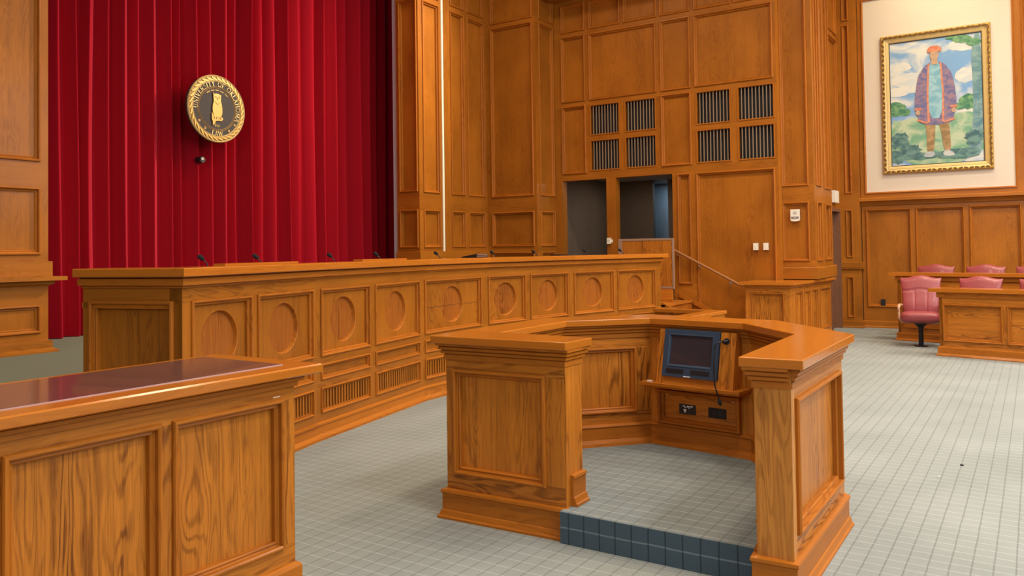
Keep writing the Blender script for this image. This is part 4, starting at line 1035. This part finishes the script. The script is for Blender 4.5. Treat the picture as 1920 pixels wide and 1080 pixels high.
# plain standing figure
pp(sm([(.37, .40), (.50, .40), (.485, .20), (.47, .09), (.39, .09), (.40, .22)], 2), 6); pp(sm([(.50, .40), (.63, .40), (.65, .24), (.66, .09), (.58, .09), (.56, .24)], 2), 6)
pp(sm([(.38, .10), (.48, .10), (.48, .055), (.35, .055)], 2), 11); pp(sm([(.57, .10), (.66, .10), (.71, .055), (.57, .055)], 2), 11)
pp(sm([(.33, .74), (.44, .815), (.56, .815), (.66, .75), (.69, .56), (.71, .34), (.60, .31), (.40, .31), (.29, .35), (.32, .56)], 2), 4)
pp(sm([(.44, .82), (.56, .82), (.575, .60), (.57, .36), (.43, .36), (.425, .60)], 1), 5)
pp(sm([(.33, .75), (.39, .72), (.37, .58), (.34, .43), (.27, .43), (.28, .58)], 2), 4); pp(sm([(.67, .75), (.61, .72), (.64, .58), (.66, .43), (.73, .43), (.72, .58)], 2), 4)
for P in ([(.425, .80), (.445, .80), (.425, .55), (.435, .33), (.41, .33), (.405, .55)], [(.555, .80), (.575, .80), (.595, .55), (.59, .33), (.565, .33), (.575, .55)], [(.27, .455), (.345, .455), (.343, .435), (.268, .435)], [(.655, .455), (.73, .455), (.732, .435), (.657, .435)], [(.30, .365), (.41, .335), (.41, .32), (.295, .35)], [(.59, .335), (.705, .355), (.708, .34), (.59, .32)]): pp(P, 12)
blob(.305, .415, .026, .02, 7, 18, .03); blob(.695, .415, .026, .02, 7, 18, .03)
pp([(.465, .845), (.535, .845), (.53, .79), (.47, .79)], 7); blob(.50, .865, .046, .042, 7, 24, .01)
pp(sm([(.42, .885), (.43, .93), (.50, .945), (.57, .93), (.585, .885), (.50, .895)], 2), 8)
mb.build('canvas', PM, pa)

# ================================================================== SMALL WALL FITTINGS
for lab, x in (('left one of the two ivory wall plates on the large oak panel', -3.811), ('right one of the two ivory wall plates, nearer the wall pier', -3.649)):
    t = thing('wall_plate', lab, 'wall plate', (x + .037, 12.98, 1.495), None)
    mb = MB(); wbox(mb, x, x + .075, 12.972, 13.018, 1.495, 1.609); o = mb.build('plate', WHITE_PLASTIC, t); bevel(o, .003)
    mb = MB(); wbox(mb, x + .026, x + .049, 12.968, 12.973, 1.528, 1.576); mb.build('insert', WHITE_PLASTIC, t)
t = thing('thermostat', 'small white control box on the oak post between the two dark doorways', 'thermostat', (-6.375, 12.99, 1.64))
mb = MB(); wbox(mb, -6.415, -6.345, 12.965, 13.0, 1.635, 1.745); o = mb.build('housing', WHITE_PLASTIC, t); bevel(o, .004)
mb = MB(); wbox(mb, -6.402, -6.372, 12.962, 12.966, 1.69, 1.70); mb.build('display', GREY_PLASTIC, t)
mb = MB(); wbox(mb, -6.345, -6.315, 12.985, 13.0, 1.66, 1.715); mb.build('side_cover', WHITE_PLASTIC, t)
t = thing('wall_speaker', 'white rounded alarm speaker with a round grille on the wall pier', 'speaker', (-3.195, 13.2, 1.95))
FZ = Fr((-3.195, 13.214, 0), (1, 0), (0, -1))
poly = [(-.068, 2.135), (-.068, 1.965)] + [(.068 * math.cos(PI + PI * i / 8), 1.965 + .022 * math.sin(PI + PI * i / 8)) for i in range(9)] + [(.068, 2.135)]
mb = MB(); fprism(mb, FZ, poly[::-1], 0, .055); o = mb.build('housing', WHITE_PLASTIC, t); bevel(o, .005)
mb = MB()
for i in range(6):
    for j in range(20):
        if i: a = 2 * PI * j / 20; r = .007 * i; c = FZ.p(r * math.cos(a), 2.075 + r * math.sin(a), .055)
        else: continue
        mb.face([c + FZ.u * -.002 + Vector((0, 0, -.002)) - FZ.n * -.0008, c + FZ.u * .002 + Vector((0, 0, -.002)) + FZ.n * .0008, c + FZ.u * .002 + Vector((0, 0, .002)) + FZ.n * .0008, c + FZ.u * -.002 + Vector((0, 0, .002)) + FZ.n * .0008])
mb.build('speaker_holes', GREY_PLASTIC, t)
mb = MB(); box(mb, FZ, -.058, .058, 1.985, 2.02, .055, .0575); mb.build('lens_strip', STEEL, t)
mb = MB(); box(mb, FZ, -.02, .02, 1.99, 2.012, .057, .066); mb.build('strobe', GREY_PLASTIC, t)
t = thing('alarm_box', 'white upright wall box above the side door, seen nearly edge on', 'wall box', (-3.08, 15.7, 2.33))
mb = MB(); wbox(mb, -3.10, -3.03, 15.42, 15.78, 2.335, 2.555); o = mb.build('housing', WHITE_PLASTIC, t); bevel(o, .005)
t = thing('wall_socket', 'small black wall socket low on the oak panel beneath the alcove', 'socket', (-2.41, 16.4, .42))
mb = MB(); wbox(mb, -2.45, -2.375, 16.385, 16.42, .42, .535); mb.build('plate', BLACK, t)
for z in (.455, .495):
    mb = MB(); tube(mb, [(-2.4125, 16.386, z), (-2.4125, 16.382, z)], .014, 10); mb.build('socket', BLACK_METAL, t)
for i, (x, y, lab) in enumerate(((-.47, 6.45, 'dark crumb on the carpet at right, farther from the viewer'), (-.58, 6.05, 'pale crumb on the carpet at right, nearer the viewer'), (-2.02, 15.55, 'dark crumb on the carpet near the far wall socket'))):
    mb = MB(); q = random.Random(i); prism(mb, [(x + .011 * math.cos(a) * q.uniform(.6, 1.2), y + .007 * math.sin(a) * q.uniform(.6, 1.2)) for a in (0, 1, 2.2, 3.3, 4.4, 5.4)], .001, .008)
    tag(mb.build('crumb', LAMP_WHITE if i == 1 else BLACK), lab, 'litter')

# ================================================================== LIGHTS
def area(name, loc, rot, sx, sy, power, col):
    l = bpy.data.lights.new(name, 'AREA'); l.shape = 'RECTANGLE'; l.size = sx; l.size_y = sy; l.energy = power; l.color = col
    o = bpy.data.objects.new(name, l); COL.objects.link(o); o.location = loc; o.rotation_euler = rot; return o
WARM = (1.0, .80, .56)
NEUTRAL = (1.0, .97, .93)
COOL = (.80, .92, 1.0)
def spread(o, deg): o.data.spread = math.radians(deg); return o
for x, p in ((-6.6, 70), (-3.4, 85), (-.2, 105), (3.0, 130), (5.3, 110)):
    for y, q in ((2.4, .95), (6.0, .7), (9.6, 1.2), (13.2, 1.4)):
        if (y > 12.5 and x < -3.3) or (x < -5 and y < 8): continue
        spread(area('ceiling_light', (x, y, ZC - .05), (0, 0, 0), .9, .9, p * q, WARM if x < 2 else NEUTRAL), 150)
for y in (.5, 4, 7.5, 11):
    area('window_and_fill_light', (5.9, y, 4.6), (0, PI / 2, 0), 3.6, 2.0, 130, COOL)
def aim(o, to):
    o.rotation_euler = (Vector(to) - Vector(o.location)).to_track_quat('-Z', 'Y').to_euler(); return o
area('window_and_fill_light', (-.5, -4.9, 4.2), (math.radians(90), 0, 0), 7.0, 2.6, 190, (.86, .93, 1.0))  # added cool fill from behind the viewer, no window is built here
aim(spread(area('added_curtain_wash', (-4.2, 12.2, 7.3), (0, 0, 0), .5, .5, 130, (1, .84, .64)), 66), (-9.9, 6.8, 3.2))  # added light that brings out the curtain folds, no fixture behind it
spread(area('alcove_light', (-1.4, 15.2, ZC - .1), (math.radians(18), 0, 0), 1.8, .3, 36, (1, .82, .52)), 110)
area('corridor_light', (-6.3, 16.1, 2.93), (0, 0, 0), .2, .2, 6, (.55, .8, 1))
area('back_room_fill', (-6.4, 14.3, 2.93), (0, 0, 0), .2, .2, 7, (1, .80, .6))  # added lamp that brightens the otherwise unlit doorway room

w = bpy.data.worlds.new('World'); SC.world = w; w.use_nodes = True
w.node_tree.nodes['Background'].inputs[0].default_value = (.8, .85, .9, 1); w.node_tree.nodes['Background'].inputs[1].default_value = .05

# ================================================================== CAMERA
cam = bpy.data.cameras.new('camera'); co = bpy.data.objects.new('camera', cam); COL.objects.link(co)
Rv = Vector((.8380572672, .5454026845, -.0139974495)); Uv = Vector((.0245216244, -.0120246885, .9996269788)); Wv = Vector((-.5450309228, .8380878943, .0234515374))
M = Matrix(((Rv.x, Uv.x, -Wv.x, 0), (Rv.y, Uv.y, -Wv.y, 0), (Rv.z, Uv.z, -Wv.z, 1.55), (0, 0, 0, 1)))
co.matrix_world = M
cam.sensor_width = 36; cam.sensor_fit = 'HORIZONTAL'; cam.lens = 36 * 1508.644 / 1920
cam.shift_y = (433.581 - 540) / 1920; cam.clip_start = .05; cam.clip_end = 100
SC.camera = co
SC.view_settings.view_transform = 'Standard'; SC.view_settings.look = 'None'; SC.view_settings.gamma = 1; SC.view_settings.exposure = 0.06
SC.view_settings.use_curve_mapping = False
